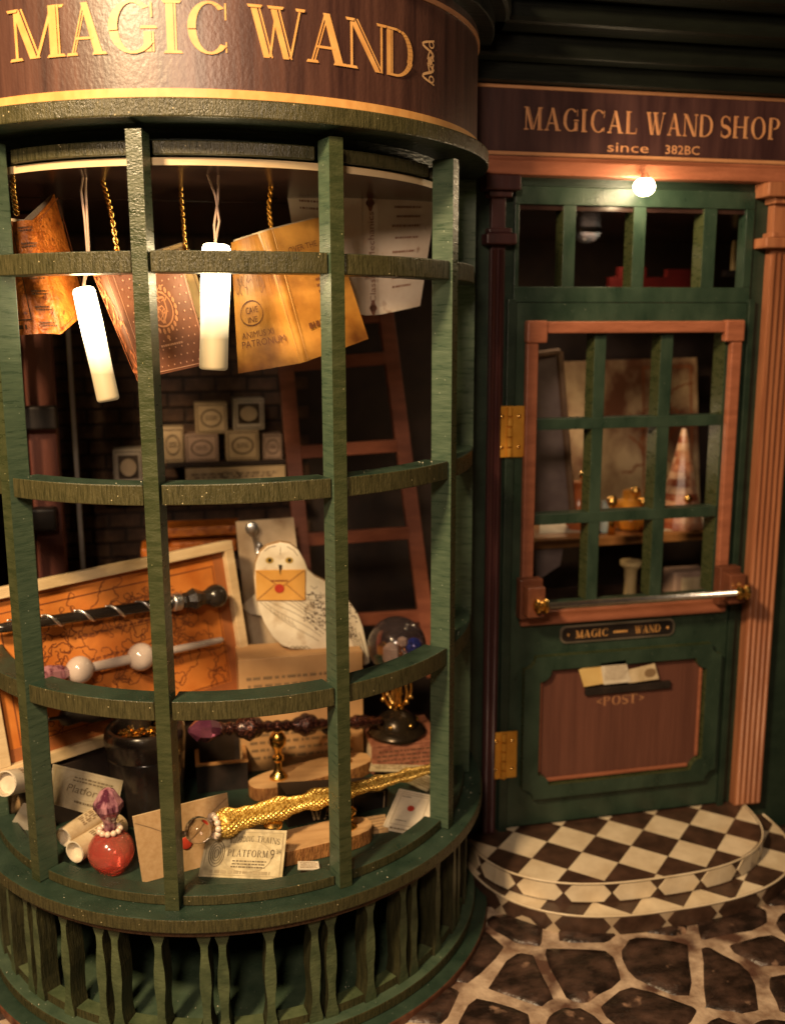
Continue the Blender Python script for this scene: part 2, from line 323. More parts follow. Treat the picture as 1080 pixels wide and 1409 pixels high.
def squiggle(mb, f, cu, cv, s, t, rng, n=26, mi=0):
    """a wandering ink line"""
    pts = []; a = rng.random()*6.28; x, y = cu, cv
    for i in range(n):
        a += rng.uniform(-1.1, 1.1); x += s*math.cos(a)/n*4; y += s*math.sin(a)/n*4; pts.append((x, y))
    for q in ribbon(pts, [t*rng.uniform(0.5, 1.3) for _ in pts]): mb.add([f(u, v, 0) for u, v in q], [(0, 1, 2, 3)], mi)

# ================================================================== THE SETTING
def clip_poly(poly, px, py, nx, ny):
    out = []
    for i in range(len(poly)):
        a, b = poly[i], poly[(i+1) % len(poly)]; da = (a[0]-px)*nx+(a[1]-py)*ny; db = (b[0]-px)*nx+(b[1]-py)*ny
        if da <= 0: out.append(a)
        if (da < 0 < db) or (db < 0 < da): t = da/(da-db); out.append((a[0]+(b[0]-a[0])*t, a[1]+(b[1]-a[1])*t))
    return out
def area2(p): return abs(sum(p[i][0]*p[(i+1) % len(p)][1]-p[(i+1) % len(p)][0]*p[i][1] for i in range(len(p))))/2
MORTAR = mat('pale_mortar', (0.24, 0.15, 0.10), (0.60, 0.46, 0.34), rough=0.4, scale=(9, 9, 9), bump=0.6, bscale=(30, 30, 30), wear=((0.10, 0.05, 0.035), 5, 0.52, 0.12))
STONE = mat('dark_cobble', (0.016, 0.010, 0.008), (0.095, 0.052, 0.038), rough=0.34, scale=(9, 14, 9), bump=0.45, bscale=(40, 60, 40), lo=0.42, hi=0.72, rvar=0.08, detail=8, wear=((0.36, 0.22, 0.15), 11, 0.64, 0.10))
g = MB(); g.slab([(-9, -9), (9, -9), (9, 9), (-9, 9)], -0.1, 0.0)
ground = obj('ground', g, MORTAR, kind='structure')
rng = random.Random(11)
seeds = {}
for i in range(-7, 15):
    for j in range(-14, 3):
        seeds[(i, j)] = (i*0.34+(0.17 if j % 2 else 0)+rng.uniform(-0.13, 0.13)+0.05, j*0.27+rng.uniform(-0.105, 0.105))
for (i, j), (sx, sy) in seeds.items():
    if not (-1.7 < sx < 4.3 and -3.4 < sy < 0.25): continue
    if math.hypot(sx, sy) < 0.95 and sy < 0.3: continue
    poly = [(sx-0.4, sy-0.4), (sx+0.4, sy-0.4), (sx+0.4, sy+0.4), (sx-0.4, sy+0.4)]
    for di in range(-2, 3):
        for dj in range(-2, 3):
            q = seeds.get((i+di, j+dj))
            if q and (di or dj):
                dx, dy = q[0]-sx, q[1]-sy; l = math.hypot(dx, dy); gap = 0.016+0.014*((i*7+j*13) % 3)/2
                poly = clip_poly(poly, sx+dx/2-dx/l*gap, sy+dy/2-dy/l*gap, dx, dy)
    if len(poly) < 3 or area2(poly) < 0.01: continue
    # rounded, domed, uneven outline
    pts = []
    n = len(poly)
    for k in range(n):
        a, b, c = poly[k-1], poly[k], poly[(k+1) % n]
        for t in (0.30, 0.12): pts.append((b[0]+(a[0]-b[0])*t+rng.uniform(-.008, .008), b[1]+(a[1]-b[1])*t+rng.uniform(-.008, .008)))
        for t in (0.12, 0.30): pts.append((b[0]+(c[0]-b[0])*t+rng.uniform(-.008, .008), b[1]+(c[1]-b[1])*t+rng.uniform(-.008, .008)))
        pts[-3:-1] = [((pts[-3][0]+pts[-2][0]+b[0]*0.4)/2.4, (pts[-3][1]+pts[-2][1]+b[1]*0.4)/2.4)]
    cx = sum(p[0] for p in pts)/len(pts); cy = sum(p[1] for p in pts)/len(pts); hgt = rng.uniform(0.010, 0.017)
    m = MB(); N_ = len(pts)
    m.add([(x, y, -0.004) for x, y in pts]+[(cx+(x-cx)*0.95, cy+(y-cy)*0.95, hgt*0.7) for x, y in pts]+[(cx+(x-cx)*0.72, cy+(y-cy)*0.72, hgt+rng.uniform(-.002, .002)) for x, y in pts]+[(cx, cy, hgt+0.002)],
          [(k, (k+1) % N_, N_+(k+1) % N_, N_+k) for k in range(N_)]+[(N_+k, N_+(k+1) % N_, 2*N_+(k+1) % N_, 2*N_+k) for k in range(N_)]+[(2*N_+k, 2*N_+(k+1) % N_, 3*N_) for k in range(N_)])
    obj('cobblestone', m, STONE, ground, smooth=True)

# ---------------- room shell behind the shop front
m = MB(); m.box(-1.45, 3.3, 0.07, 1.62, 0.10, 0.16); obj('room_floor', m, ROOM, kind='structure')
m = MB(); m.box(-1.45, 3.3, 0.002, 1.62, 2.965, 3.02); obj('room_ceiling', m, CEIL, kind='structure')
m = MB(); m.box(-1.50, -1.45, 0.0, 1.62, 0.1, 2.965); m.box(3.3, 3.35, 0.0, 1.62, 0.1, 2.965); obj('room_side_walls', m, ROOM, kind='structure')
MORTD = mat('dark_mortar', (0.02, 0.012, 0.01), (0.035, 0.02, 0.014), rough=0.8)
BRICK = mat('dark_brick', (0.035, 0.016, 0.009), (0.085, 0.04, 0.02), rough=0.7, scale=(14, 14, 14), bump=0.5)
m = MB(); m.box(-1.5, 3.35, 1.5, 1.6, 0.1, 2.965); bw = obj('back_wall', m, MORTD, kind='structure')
bmesh_cache = {}
for r in range(27):
    for c in range(9):
        x = -1.08+c*0.172+(0.086 if r % 2 else 0); z = 0.75+r*0.082
        if x > 0.42 or len(bmesh_cache) > 400: continue
        key = (r*c) % 3
        if key not in bmesh_cache:
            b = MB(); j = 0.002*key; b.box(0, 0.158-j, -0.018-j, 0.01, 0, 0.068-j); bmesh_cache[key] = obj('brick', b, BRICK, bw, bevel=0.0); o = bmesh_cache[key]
        else: o = bmesh_cache[key].copy(); col.objects.link(o)
        o.location = (x, 1.5, z)

# ================================================================== SHOP WALL
wall = thing('shop_front_wall', 'dark green shop front wall around the door with fluted columns, cornice and small transom windows', 'wall', (1.7, 0, 0))
m = MB()
m.box(0.99, 1.21, 0.0, 0.07, 0.0, 3.06); m.box(2.318, 3.4, 0.0, 0.07, 0.0, 3.06); m.box(-1.6, -0.985, 0.0, 0.07, 0.0, 3.06)
m.box(-0.985, 0.99, 0.0, 0.07, 0.0, 0.50); m.box(1.21, 2.318, 0.0, 0.07, 0.0, 0.17)
m.box(-1.6, 3.4, 0.0, 0.07, 3.06, 4.2)
obj('wall_panel', m, DGREEN, wall)
# transom
m = MB(); zt0, zt1 = 2.587, 3.058
m.box(1.212, 2.316, -0.012, 0.05, zt0, 2.652); m.box(1.212, 2.316, -0.012, 0.05, 2.985, zt1)
m.box(1.212, 1.232, -0.012, 0.05, 2.652, 2.985); m.box(2.275, 2.316, -0.012, 0.05, 2.652, 2.985)
obj('transom_frame', m, GREEN, wall, bevel=0.003)
for a, b in ((774, 791), (870, 887), (966, 984)):
    x0 = uy(a, 340, -0.01).x; x1 = uy(b, 340, -0.01).x; m = MB(); m.box(x0, x1, -0.010, 0.075, 2.652, 2.985, 0)
    m.m = [1, 1, 0, 0, 0, 0]
    obj('transom_bar', m, [GREEN, EDGEV], wall, bevel=0.002)
# door surround
m = MB(); m.box(1.182, 1.222, -0.03, 0.0, 0.17, 2.60); obj('door_jamb', m, DGREEN, wall, bevel=0.003)
m = MB(); m.box(2.305, 2.335, -0.03, 0.0, 0.17, 2.60); obj('door_jamb', m, DGREEN, wall, bevel=0.003)
# sign board over the door
zb0, zb1 = 3.168, 3.445
m = MB(); m.box(1.0, 3.2, -0.035, 0.0, zb0, zb1); sign = obj('sign_board', m, SIGND, wall)
m = MB(); fs = lambda u, v, e=0: Vector((u, -0.0375-e, v))
def wx(px, py): return uy(px, py, -0.0375)
serif(m, 'MAGICAL', fs, wx(720, 160).x, wx(877, 165).x, 3.272, 0.088)
serif(m, 'WAND', fs, wx(888, 165).x, wx(982, 165).x, 3.272, 0.088)
serif(m, 'SHOP', fs, wx(990, 170).x, wx(1074, 170).x, 3.272, 0.088)
small(m, 'since', fs, wx(834, 205).x, 3.199, 0.040, wx(892, 205).x)
small(m, '382BC', fs, wx(914, 205).x, 3.199, 0.036, wx(962, 205).x)
obj('lettering', m, ORANGED, sign)
m = MB(); m.box(1.0, 3.2, -0.040, -0.0352, 3.428, 3.440); m.box(1.0, 3.2, -0.040, -0.0352, 3.172, 3.186); obj('gilt_line', m, ORANGED, sign)
m = MB(); m.box(1.0, 3.2, -0.075, 0.0, 3.092, 3.150); m.box(1.0, 3.2, -0.055, 0.0, 3.1501, 3.1675); obj('moulding', m, BROWN, wall, bevel=0.006)
# cornice
m = MB(); m.box(-1.6, 3.4, -0.09, 0.0, 3.4455, 3.515); obj('cornice_band', m, CORN, wall, bevel=0.004)
m = MB(); m.box(-1.6, 3.4, -0.17, 0.0, 3.5155, 3.60); obj('cornice_band', m, CORN, wall, bevel=0.012)
m = MB(); m.box(-1.6, 3.4, -0.30, 0.0, 3.6005, 3.685); obj('cornice_band', m, CORN, wall, bevel=0.02)
m = MB(); m.box(-1.6, 3.4, -0.42, 0.0, 3.6855, 3.76); obj('cornice_band', m, CORN, wall, bevel=0.01)
# columns
def column(x0, x1, mt, flutes, y, cw=0.035):
    nc = MB(); nc.box(x0, x1, y, 0.0, 0.18, 3.09)
    shaft = obj('column', nc, mt, wall, bevel=0.002)
    k = MB(); w_ = (x1-x0)/flutes
    for i in range(flutes): k.tube([(x0+w_*(i+0.5), y, 0.19), (x0+w_*(i+0.5), y, 2.80)], w_*0.36, 8)
    obj('reed', k, mt, shaft, smooth=True)
    k = MB(); k.box(x0-cw, x1+cw, y-0.05, 0.0, 2.818, 2.862); k.box(x0-0.02, x1+0.02, y-0.03, 0, 2.8625, 2.885); obj('capital', k, mt, shaft, bevel=0.006)
    k = MB(); k.box(x0-cw-0.01, x1+cw+0.01, y-0.06, 0.0, 3.03, 3.09); k.box(x0-0.02, x1+0.02, y-0.03, 0, 3.005, 3.0295); obj('capital', k, mt, shaft, bevel=0.006)
column(1.105, 1.165, MAROON, 2, -0.03)
column(2.385, 2.525, BROWNV, 5, -0.05, 0.062)

# ================================================================== DOOR
door = thing('shop_door', 'dark green shop door with nine panes, terracotta trim and a brown post panel', 'door', (1.75, 0, 0.19))
dz0, dz1 = 0.195, 2.585; dx0, dx1 = 1.226, 2.300
ox0, ox1, oz0, oz1 = 1.325, 2.235, 1.262, 2.462
m = MB(); m.box(dx0, ox0, -0.02, 0.045, dz0, dz1); m.box(ox1, dx1, -0.02, 0.045, dz0, dz1); m.box(ox0, ox1, -0.02, 0.045, oz1, dz1); m.box(ox0, ox1, -0.02, 0.045, dz0, oz0)
obj('door_slab', m, GREEN, door)
for a, b in ((817, 833), (908, 925)):
    x0 = uy(a, 470, -0.005).x; x1 = uy(b, 470, -0.005).x; m = MB(); m.box(x0, x1, -0.012, 0.075, oz0, oz1); m.m = [1, 1, 0, 0, 0, 0]
    obj('glazing_bar', m, [GREEN, EDGEV], door, bevel=0.002)
m = MB(); m.box(ox1-0.022, ox1-0.001, -0.010, 0.09, oz0, oz1); m.m = [1, 1, 0, 0, 0, 0]; obj('glazing_bar', m, [GREEN, EDGEV], door)
for a, b in ((577, 592), (706, 720)):
    z1 = uy(840, a-3, -0.005).z; z0 = uy(840, b-3, -0.005).z; m = MB(); m.box(ox0, ox1-0.023, -0.0145, 0.06, z0, z1)
    obj('glazing_bar', m, GREEN, door, bevel=0.002)
# terracotta trim
t0, t1, u0, u1 = 1.262, 2.268, 1.175, 2.508; tw = 0.052
for nm, b in (('trim_rail', (t0+0.08, t1-0.08, u1-0.050, u1)), ('trim_rail', (t0, t1, u0, u0+0.062)), ('trim_stile', (t0, t0+tw, u0+0.0625, u1-0.0905)), ('trim_stile', (t1-tw, t1, u0+0.0625, u1-0.0905))):
    m = MB(); m.box(b[0], b[1], -0.055, -0.0205, b[2], b[3]); obj(nm, m, BROWN, door, bevel=0.006)
for x in (t0-0.004, t1-0.088):
    m = MB(); m.box(x, x+0.092, -0.064, -0.0203, u1-0.09, u1+0.004); obj('corner_block', m, BROWN, door, bevel=0.008)
# handle
bar_ = None
pL = uy(746, 833, -0.20); pR = uy(1020, 816, -0.20)
hz = (pL.z+pR.z)/2
hnd = MB(); hnd.tube([(pL.x-0.01, -0.20, hz), (pR.x+0.02, -0.20, hz)], 0.0125, 14); hb = obj('handle_bar', hnd, SILVER, door, smooth=True)
for x in (pL.x-0.01, pR.x):
    m = MB(); m.box(x-0.045, x+0.035, -0.175, -0.0555, hz-0.06, hz+0.075); m.box(x-0.058, x+0.048, -0.11, -0.0552, hz-0.085, hz+0.095); obj('handle_block', m, mat('dark_terracotta', (0.09, 0.03, 0.016), (0.15, 0.05, 0.026), rough=0.4), door, bevel=0.006)
    k = MB(); k.lathe([(0, .018), (.15, .032), (.3, .032), (.42, .022), (.58, .022), (.7, .033), (.88, .033), (1, .02)], (x-0.028, -0.20, hz), (x+0.035, -0.20, hz), 16); k.tube([(x, -0.20, hz), (x, -0.17, hz)], 0.02, 10)
    obj('handle_ferrule', k, GOLD, hb, smooth='auto')
# plaque
def rrect(cx, cz, w_, h_, r, n=5):
    out = []
    for sx, sz, a0 in ((1, 1, 0), (-1, 1, 90), (-1, -1, 180), (1, -1, 270)):
        for i in range(n+1): a = math.radians(a0+90*i/n); out.append((cx+sx*(w_/2-r)+r*math.cos(a), cz+sz*(h_/2-r)+r*math.sin(a)))
    return out
pc = uy(850, 868, -0.03); pw = 0.565
m = MB(); m.prism(rrect(pc.x, pc.z, pw, 0.082, 0.03), -0.030, -0.0203); plq = obj('name_plaque', m, mat('pewter', (0.20, 0.17, 0.12), (0.3, 0.26, 0.2), rough=0.4, metal=0.5), door)
m = MB(); m.prism(rrect(pc.x, pc.z, pw-0.018, 0.066, 0.024), -0.033, -0.0302); obj('plaque_face', m, BLACKM, plq)
fp = lambda u, v, e=0: Vector((u, -0.0345-e*0.5, v))
m = MB(); serif(m, 'MAGIC', fp, pc.x-0.21, pc.x-0.05, pc.z-0.018, 0.036); serif(m, 'WAND', fp, pc.x+0.08, pc.x+0.21, pc.z-0.018, 0.036); greek(m, fp, pc.x-0.025, pc.x+0.055, pc.z-0.009, pc.z+0.005, 1, rng, 0.8)
disc(m, fp, pc.x-0.245, pc.z, .007, .007); disc(m, fp, pc.x+0.245, pc.z, .007, .007); obj('lettering', m, ORANGE, plq)
# lower panel with notched corners
def notched(x0, x1, z0, z1, c):
    out = []
    for cx, cz, a0, sx, sz in ((x0, z0, 90, 1, 1), (x1, z0, 180, -1, 1), (x1, z1, 270, -1, -1), (x0, z1, 0, 1, -1)):
        pts = []
        for i in range(5):
            a = math.radians(90*i/4); pts.append((cx+sx*c*math.cos(a) if 1 else 0, cz+sz*c*math.sin(a)))
        if (sx, sz) in ((1, 1), (-1, -1)): pts = pts[::-1]
        out += pts
    return out
qx0, qx1, qz0, qz1 = 1.285, 2.262, 0.335, 1.025
outer = notched(qx0, qx1, qz0, qz1, 0.055); inner = notched(qx0+0.075, qx1-0.075, qz0+0.065, qz1-0.065, 0.055)
m = MB(); n = len(outer)
for y, lst in ((-0.055, outer), (-0.055, inner), (-0.0202, outer), (-0.0202, inner)): m.v += [Vector((x, y, z)) for x, z in lst]
for i in range(n):
    j = (i+1) % n
    m.f += [(i, j, n+j, n+i), (i, 2*n+i, 2*n+j, j), (n+i, n+j, 3*n+j, 3*n+i)]; m.m += [0, 1, 1]
obj('panel_moulding', m, [GREEN, EDGEV], door)
ix0, ix1, iz0, iz1 = qx0+0.078, qx1-0.078, qz0+0.068, qz1-0.068
POSTP = mat('post_panel_wood', (0.105, 0.040, 0.028), (0.145, 0.056, 0.038), rough=0.45, scale=(26, 26, 1.5), bump=0.1)
m = MB(); m.box(ix0, ix1, -0.024, -0.0203, iz0, iz1); pp = obj('post_panel', m, POSTP, door)
m = MB()
m.box(ix0+.004, ix0+.018, -.034, -.0242, iz0+.055, iz1-.055); m.box(ix1-.020, ix1-.004, -.034, -.0242, iz0+.055, iz1-.055); m.box(ix0+.02, ix1-.055, -.034, -.0242, iz0+.004, iz0+.022)
obj('panel_bead', m, BROWN, pp, bevel=0.004)
a = uy(804, 950, -0.03); b = uy(918, 940, -0.03)
m = MB(); m.box(a.x, b.x+0.01, -0.045, -0.0241, a.z-0.022, a.z+0.014); obj('letter_slot', m, BLACKM, pp, bevel=0.004)
fpp = lambda u, v, e=0: Vector((u, -0.0255-e*0.4, v))
pa = uy(829, 967, -0.0255); pb = uy(876, 967, -0.0255)
m = MB(); serif(m, 'POST', fpp, pa.x, pb.x, a.z-0.085, 0.045); small(m, '<', fpp, pa.x-0.032, a.z-0.080, 0.035); small(m, '>', fpp, pb.x+0.008, a.z-0.080, 0.035); obj('lettering', m, ORANGED, pp)
# hinges
for z0, z1 in ((uy(690, 628).z, uy(690, 558).z), (uy(690, 1066).z, uy(690, 1003).z)):
    m = MB(); m.box(1.148, 1.262, -0.038, -0.0305, z0, z1); h = obj('hinge', m, HBRASS, door, bevel=0.002)
    k = MB()
    for q in range(5): zq = z0+(z1-z0)*q/5; k.tube([(1.195, -0.042, zq+0.004), (1.195, -0.042, zq+(z1-z0)/5-0.004)], 0.014, 10)
    obj('knuckle', k, HBRASS, h, smooth='auto')
    k = MB()
    for q in (0.2, 0.8): k.ball((1.238, -0.039, z0+(z1-z0)*q), 0.010, 8, sq=(1, .5, 1)); k.ball((1.163, -0.039, z0+(z1-z0)*q), 0.010, 8, sq=(1, .5, 1))
    obj('screw', k, GOLD, h, smooth=True)

# letters in the slot
def letter(lbl, corners, y0, matl, draw=None):
    m = MB(); pts = [uy(x, y, y0) for x, y in corners]; zl = [(p.x, p.z) for p in pts]; m.prism(zl, y0-0.002, y0+0.002)
    o = obj('letter', m, matl); tag(o, lbl, 'letter', 'letters in the post slot')
    if draw:
        k = MB(); f = lambda u, v, e=0: Vector((u, y0-0.0032-e, v)); draw(k, f, pts); obj('print', k, INKS, o)
    return o
letter('plain yellow letter at the left of the door post slot', [(803, 945), (832, 940), (828, 905), (796, 922)], -0.047, mat('yellow_paper', (0.62, 0.42, 0.15), (0.7, 0.5, 0.2), rough=0.6))
letter('tall cream printed letter in the middle of the door post slot', [(830, 942), (868, 938), (860, 908), (826, 913)], -0.053, PAPERW, lambda k, f, p: greek(k, f, p[3].x+.02, p[1].x-.02, p[0].z+.02, p[2].z-.02, 8, rng, 0.35))
letter('short letter with a grey picture at the right of the door post slot', [(864, 940), (906, 934), (900, 913), (863, 922)], -0.049, PAPER, lambda k, f, p: disc(k, f, (p[0].x+p[1].x)/2+.03, (p[0].z+p[2].z)/2, .03, .022))

# lamp over the door
lp = uy(886, 257, -0.11)
lamp = thing('door_lamp', 'small glowing warm white bulb hanging under the moulding above the shop door', 'lamp', lp)
m = MB(); m.ball(lp, 0.044, 16, sq=(1.0, 1.0, 0.85)); obj('bulb', m, mat('lit_bulb', (1, .9, .7), rough=0.3, emit=((1.0, 0.80, 0.48), 60)), lamp, smooth=True)
m = MB(); m.lathe([(0.016, .030), (0.034, .022), (0.055, .012)], lp, None, 14); m.tube([lp+Vector((0, 0, .05)), lp+Vector((0, .03, .055)), lp+Vector((0, .06, .05))], .006, 6); obj('socket', m, BROWN, lamp, smooth='auto')
point('door_bulb_light', lp+Vector((0, -0.075, -0.02)), 0.03, 4.5, (1.0, 0.72, 0.40))

# ================================================================== DOORSTEP
step = thing('doorstep', 'two tiered half round doorstep tiled in cream and brown checks', 'doorstep', (1.7, -0.3, 0))
TW = mat('cream_tile', (0.62, 0.50, 0.34), (0.78, 0.66, 0.48), rough=0.28, scale=(8, 8, 8), wear=((0.50, 0.30, 0.12), 3, 0.58, 0.3))
TB = mat('brown_tile', (0.040, 0.022, 0.015), (0.085, 0.045, 0.03), rough=0.3, scale=(12, 12, 12))
def sup(cx, rxl, rxr, ry, n=48, e=2.6):
    out = []
    for i in range(n+1):
        t = math.pi*i/n; c, s_ = math.cos(t), math.sin(t); x = math.copysign(abs(c)**(2/e), c); y = abs(s_)**(2/e)
        out.append((cx+(rxr if x > 0 else rxl)*x, -ry*y))
    return out
up_poly = sup(1.72, 0.70, 0.72, 0.545); lo_poly = sup(1.72, 0.72, 0.86, 0.645)
def clip_convex(poly, conv):
    n = len(conv); cx = sum(p[0] for p in conv)/n; cy = sum(p[1] for p in conv)/n
    for i in range(n):
        a, b = conv[i], conv[(i+1) % n]; nx, ny = b[1]-a[1], a[0]-b[0]
        if abs(nx)+abs(ny) < 1e-9: continue
        if (cx-a[0])*nx+(cy-a[1])*ny > 0: nx, ny = -nx, -ny
        poly = clip_poly(poly, a[0], a[1], nx, ny)
        if len(poly) < 3: return []
    return poly
def inside(p, conv): return len(clip_convex([(p[0]-1e-4, p[1]-1e-4), (p[0]+1e-4, p[1]-1e-4), (p[0], p[1]+1e-4)], conv)) > 2
GROUT = mat('cream_grout', (0.40, 0.30, 0.20), (0.5, 0.4, 0.28), rough=0.5)
def tread(conv, z, hide=None, sx=1.372):
    H = 0.1185; sh = 0.0015
    for i in range(-9, 12):
        for j in range(-7, 3):
            if (i+j) % 2 == 0: continue
            cx, cy = sx+i*H, -0.16+(j+1)*H-H
            d = [(cx, cy-H+sh), (cx+H-sh, cy), (cx, cy+H-sh), (cx-H+sh, cy)]
            p = clip_convex(d, conv)
            if len(p) < 3 or area2(p) < 0.0004: continue
            if hide and all(inside(q, hide) for q in p): continue
            white = (j % 2 == 0)
            m = MB(); m.slab([(x, y) for x, y in p], z-0.004, z); obj('tile', m, TW if white else TB, step)
m = MB(); m.slab(up_poly, 0.0905, 0.1765); up_o = obj('upper_step', m, TB, step)
m = MB(); m.slab(lo_poly, 0.0, 0.0865); lo_o = obj('lower_step', m, GROUT, step)
# shift the clip outlines slightly in so the edge band stays pale
def inset(poly, d, cx=1.72, cy=-0.1): return [(cx+(x-cx)*(1-d), cy+(y-cy)*(1-d) if y < -0.001 else y) for x, y in poly]
tread(inset(up_poly, 0.015), 0.180); tread(inset(lo_poly, 0.012), 0.090, up_poly, 1.372-0.05)
m = MB()
for conv, z in ((up_poly, 0.178), (lo_poly, 0.088)):
    m.tube([(x, y, z) for x, y in conv], 0.0045, 6)
obj('nosing', m, TW, step, smooth=True)
def riser(conv, z0, z1, L, base, alt, off):
    # walk along the curve and set elongated hexagon tiles on it
    P = [Vector((x, y, 0)) for x, y in conv]; S = [0]
    for a, b in zip(P, P[1:]): S.append(S[-1]+(b-a).length)
    def at(s):
        s = min(max(s, 0), S[-1]-1e-6)
        for i in range(len(S)-1):
            if S[i+1] >= s: t = (s-S[i])/(S[i+1]-S[i] or 1); p = P[i].lerp(P[i+1], t); d = (P[i+1]-P[i]).normalized(); return p, Vector((-d.y, d.x, 0))
    s = off; c = 0
    while s < S[-1]-0.02:
        hz_ = (z1-z0)/2; zc = (z0+z1)/2; e = min(s+L, S[-1])
        hexa = [(s+.004, 0), (s+.035, -1), ((s+e)/2, -1), (e-.035, -1), (e-.004, 0), (e-.035, 1), ((s+e)/2, 1), (s+.035, 1)]
        m = MB(); vs = []
        for lift in (0.0045, -0.004):
            for q, h_ in hexa:
                p, nrm = at(q); nn = nrm if nrm.y < 0 or abs(nrm.x) > 0.9 else -nrm
                out = (p-Vector((1.72, -0.05, 0))); nn = nn if nn.dot(out) > 0 else -nn
                vs.append(p+nn*lift+Vector((0, 0, zc+h_*hz_*0.96)))
        n = 8; m.add(vs, [tuple(range(n)), tuple(range(2*n-1, n-1, -1))]+[(i, n+i, n+(i+1) % n, (i+1) % n) for i in range(n)])
        obj('riser_tile', m, base, step); s += L
riser(up_poly, 0.095, 0.172, 0.205, TW, TB, 0.02); riser(lo_poly, 0.006, 0.082, 0.24, TB, TW, 0.05)
m = MB(); m.box(1.01, 1.3, -0.11, -0.0005, 0.0, 0.172); 
tag(step, 'two tiered half round doorstep tiled in cream and brown checks', 'doorstep')

# ================================================================== BAY WINDOW
bay = thing('bay_window', 'round dark green bay window with curved glazing bars, balusters and a magic wand sign', 'bay window', (0, -0.5, 0))
MA = [-78, -48.0, -16.2, 17.9, 50.6, 80]
def mull(a, r0, r1, w_, z0, z1):
    m = MB(); c = cyl(a, 1, 0); t = Vector((math.cos(math.radians(a)), math.sin(math.radians(a)), 0))
    vs = [c*r+t*s+Vector((0, 0, z)) for r in (r0, r1) for s in (-w_/2, w_/2) for z in (z0, z1)]
    m.add(vs, [(0, 1, 3, 2), (0, 4, 5, 1), (2, 3, 7, 6), (0, 2, 6, 4), (1, 5, 7, 3)], 0); m.add(vs[4:], [(0, 2, 3, 1)], 1)
    return m
for a in MA: obj('mullion', mull(a, 0.924, 1.004, 0.047, 0.579, 3.052), [GREENH, EDGEV], bay, bevel=0.005)
hw = math.degrees(0.029)
for z0, z1 in ((2.650, 2.714), (1.952, 2.017), (1.248, 1.314)):
    ends = [-90]+MA+[90]
    for i in range(len(ends)-1):
        a0 = ends[i]+(hw if i else 0); a1 = ends[i+1]-(hw if i < len(ends)-2 else 0); m = MB(); dz = rng.uniform(-.002, .002)
        m.ring(0.90, 0.996, z0+dz, z1+dz, a0, a1, 12, 0, 1); obj('glazing_rail', m, [GREEN, EDGE], bay, bevel=0.004)
for i in range(len(MA)-1):   # kerb strips between the mullion feet, and upper rail
    m = MB(); m.ring(0.905, 0.975, 0.579, 0.617, MA[i]+hw, MA[i+1]-hw, 12, 0, 1); obj('sill_kerb', m, [GREEN, EDGE], bay, bevel=0.004)
    m = MB(); m.ring(0.85, 0.915, 2.995, 3.036, MA[i]+hw, MA[i+1]-hw, 12, 0, 1); obj('top_rail', m, [GREEN, EDGE], bay, bevel=0.004)
def dpoly(r, y1, n=60, a=92):
    pts = [(r*math.sin(math.radians(-a+2*a*i/n)), -r*math.cos(math.radians(-a+2*a*i/n))) for i in range(n+1)]
    return [(x, min(y, y1)) for x, y in pts]
# sill plate / display floor
m = MB(); m.slab(dpoly(1.055, 0.0)+[(0.95, 0.34), (-0.95, 0.34)], 0.528, 0.578, 0, 1); obj('window_sill', m, [GREEN, EDGE], bay, bevel=0.005)
m = MB(); m.ring(0.93, 1.025, 0.497, 0.5275, -90, 90, 60, 1, 1); obj('sill_moulding', m, [MAROON, mat('reddish_edge', (0.06, 0.03, 0.012), (0.12, 0.06, 0.03), rough=0.4, scale=(60, 60, 8), bump=0.5)], bay)
# ledge under the fascia
m = MB(); m.ring(0.80, 1.045, 3.076, 3.128, -90, 90, 64, 0, 1); obj('fascia_ledge', m, [DGREEN, EDGE], bay, bevel=0.005)
m = MB(); m.slab(dpoly(0.895, 0.0), 2.968, 2.990, 0, 1); obj('soffit', m, [CEIL, CREAM], bay)
m = MB(); m.slab(dpoly(0.88, 0.0), 3.040, 3.075, 0, 0); obj('soffit_board', m, DGREEN, bay)
# fascia
m = MB(); m.ring(0.93, 1.0, 3.1285, 3.545, -90, 90, 90, 0, 1); fas = obj('fascia', m, [DGREEN, SIGNB], bay, smooth='auto')
m = MB(); m.ring(1.0005, 1.006, 3.136, 3.160, -90, 90, 90, 0, 0); obj('gilt_line', m, ORANGE, fas)
m = MB(); m.ring(1.0005, 1.006, 3.500, 3.515, -90, 90, 90, 0, 0); obj('gilt_line', m, ORANGED, fas)
m = MB(); m.ring(0.80, 1.06, 3.5455, 3.60, -90, 90, 64, 0, 0); obj('fascia_cap', m, CORN, bay, bevel=0.005)
m = MB(); m.ring(0.0, 1.12, 3.6005, 3.70, -90, 90, 64, 0, 0); obj('fascia_cap', m, CORN, bay, bevel=0.02)
RF = 1.0022
fc = lambda u, v, e=0: cyl(u, RF+e, v)
m = MB()
def aat(px, py): return ang(ucyl(px, py, RF))
for ch, x0, x1, yy in (('M', 12, 90, 45), ('A', 90, 147, 42), ('G', 145, 218, 40), ('I', 221, 256, 40), ('C', 254, 318, 42), ('W', 340, 424, 48), ('A', 420, 478, 58), ('N', 474, 532, 66), ('D', 528, 570, 70)):
    zb = ucyl((x0+x1)/2, {'M': 75, 'A': 68 if x0 < 200 else 86, 'G': 70, 'I': 70, 'C': 74, 'W': 78, 'N': 93, 'D': 101}[ch], RF).z
    serif(m, ch, fc, aat(x0, yy), aat(x1, yy), 3.253, 0.139, eps=0.0005)
obj('lettering', m, ORANGE, fas)
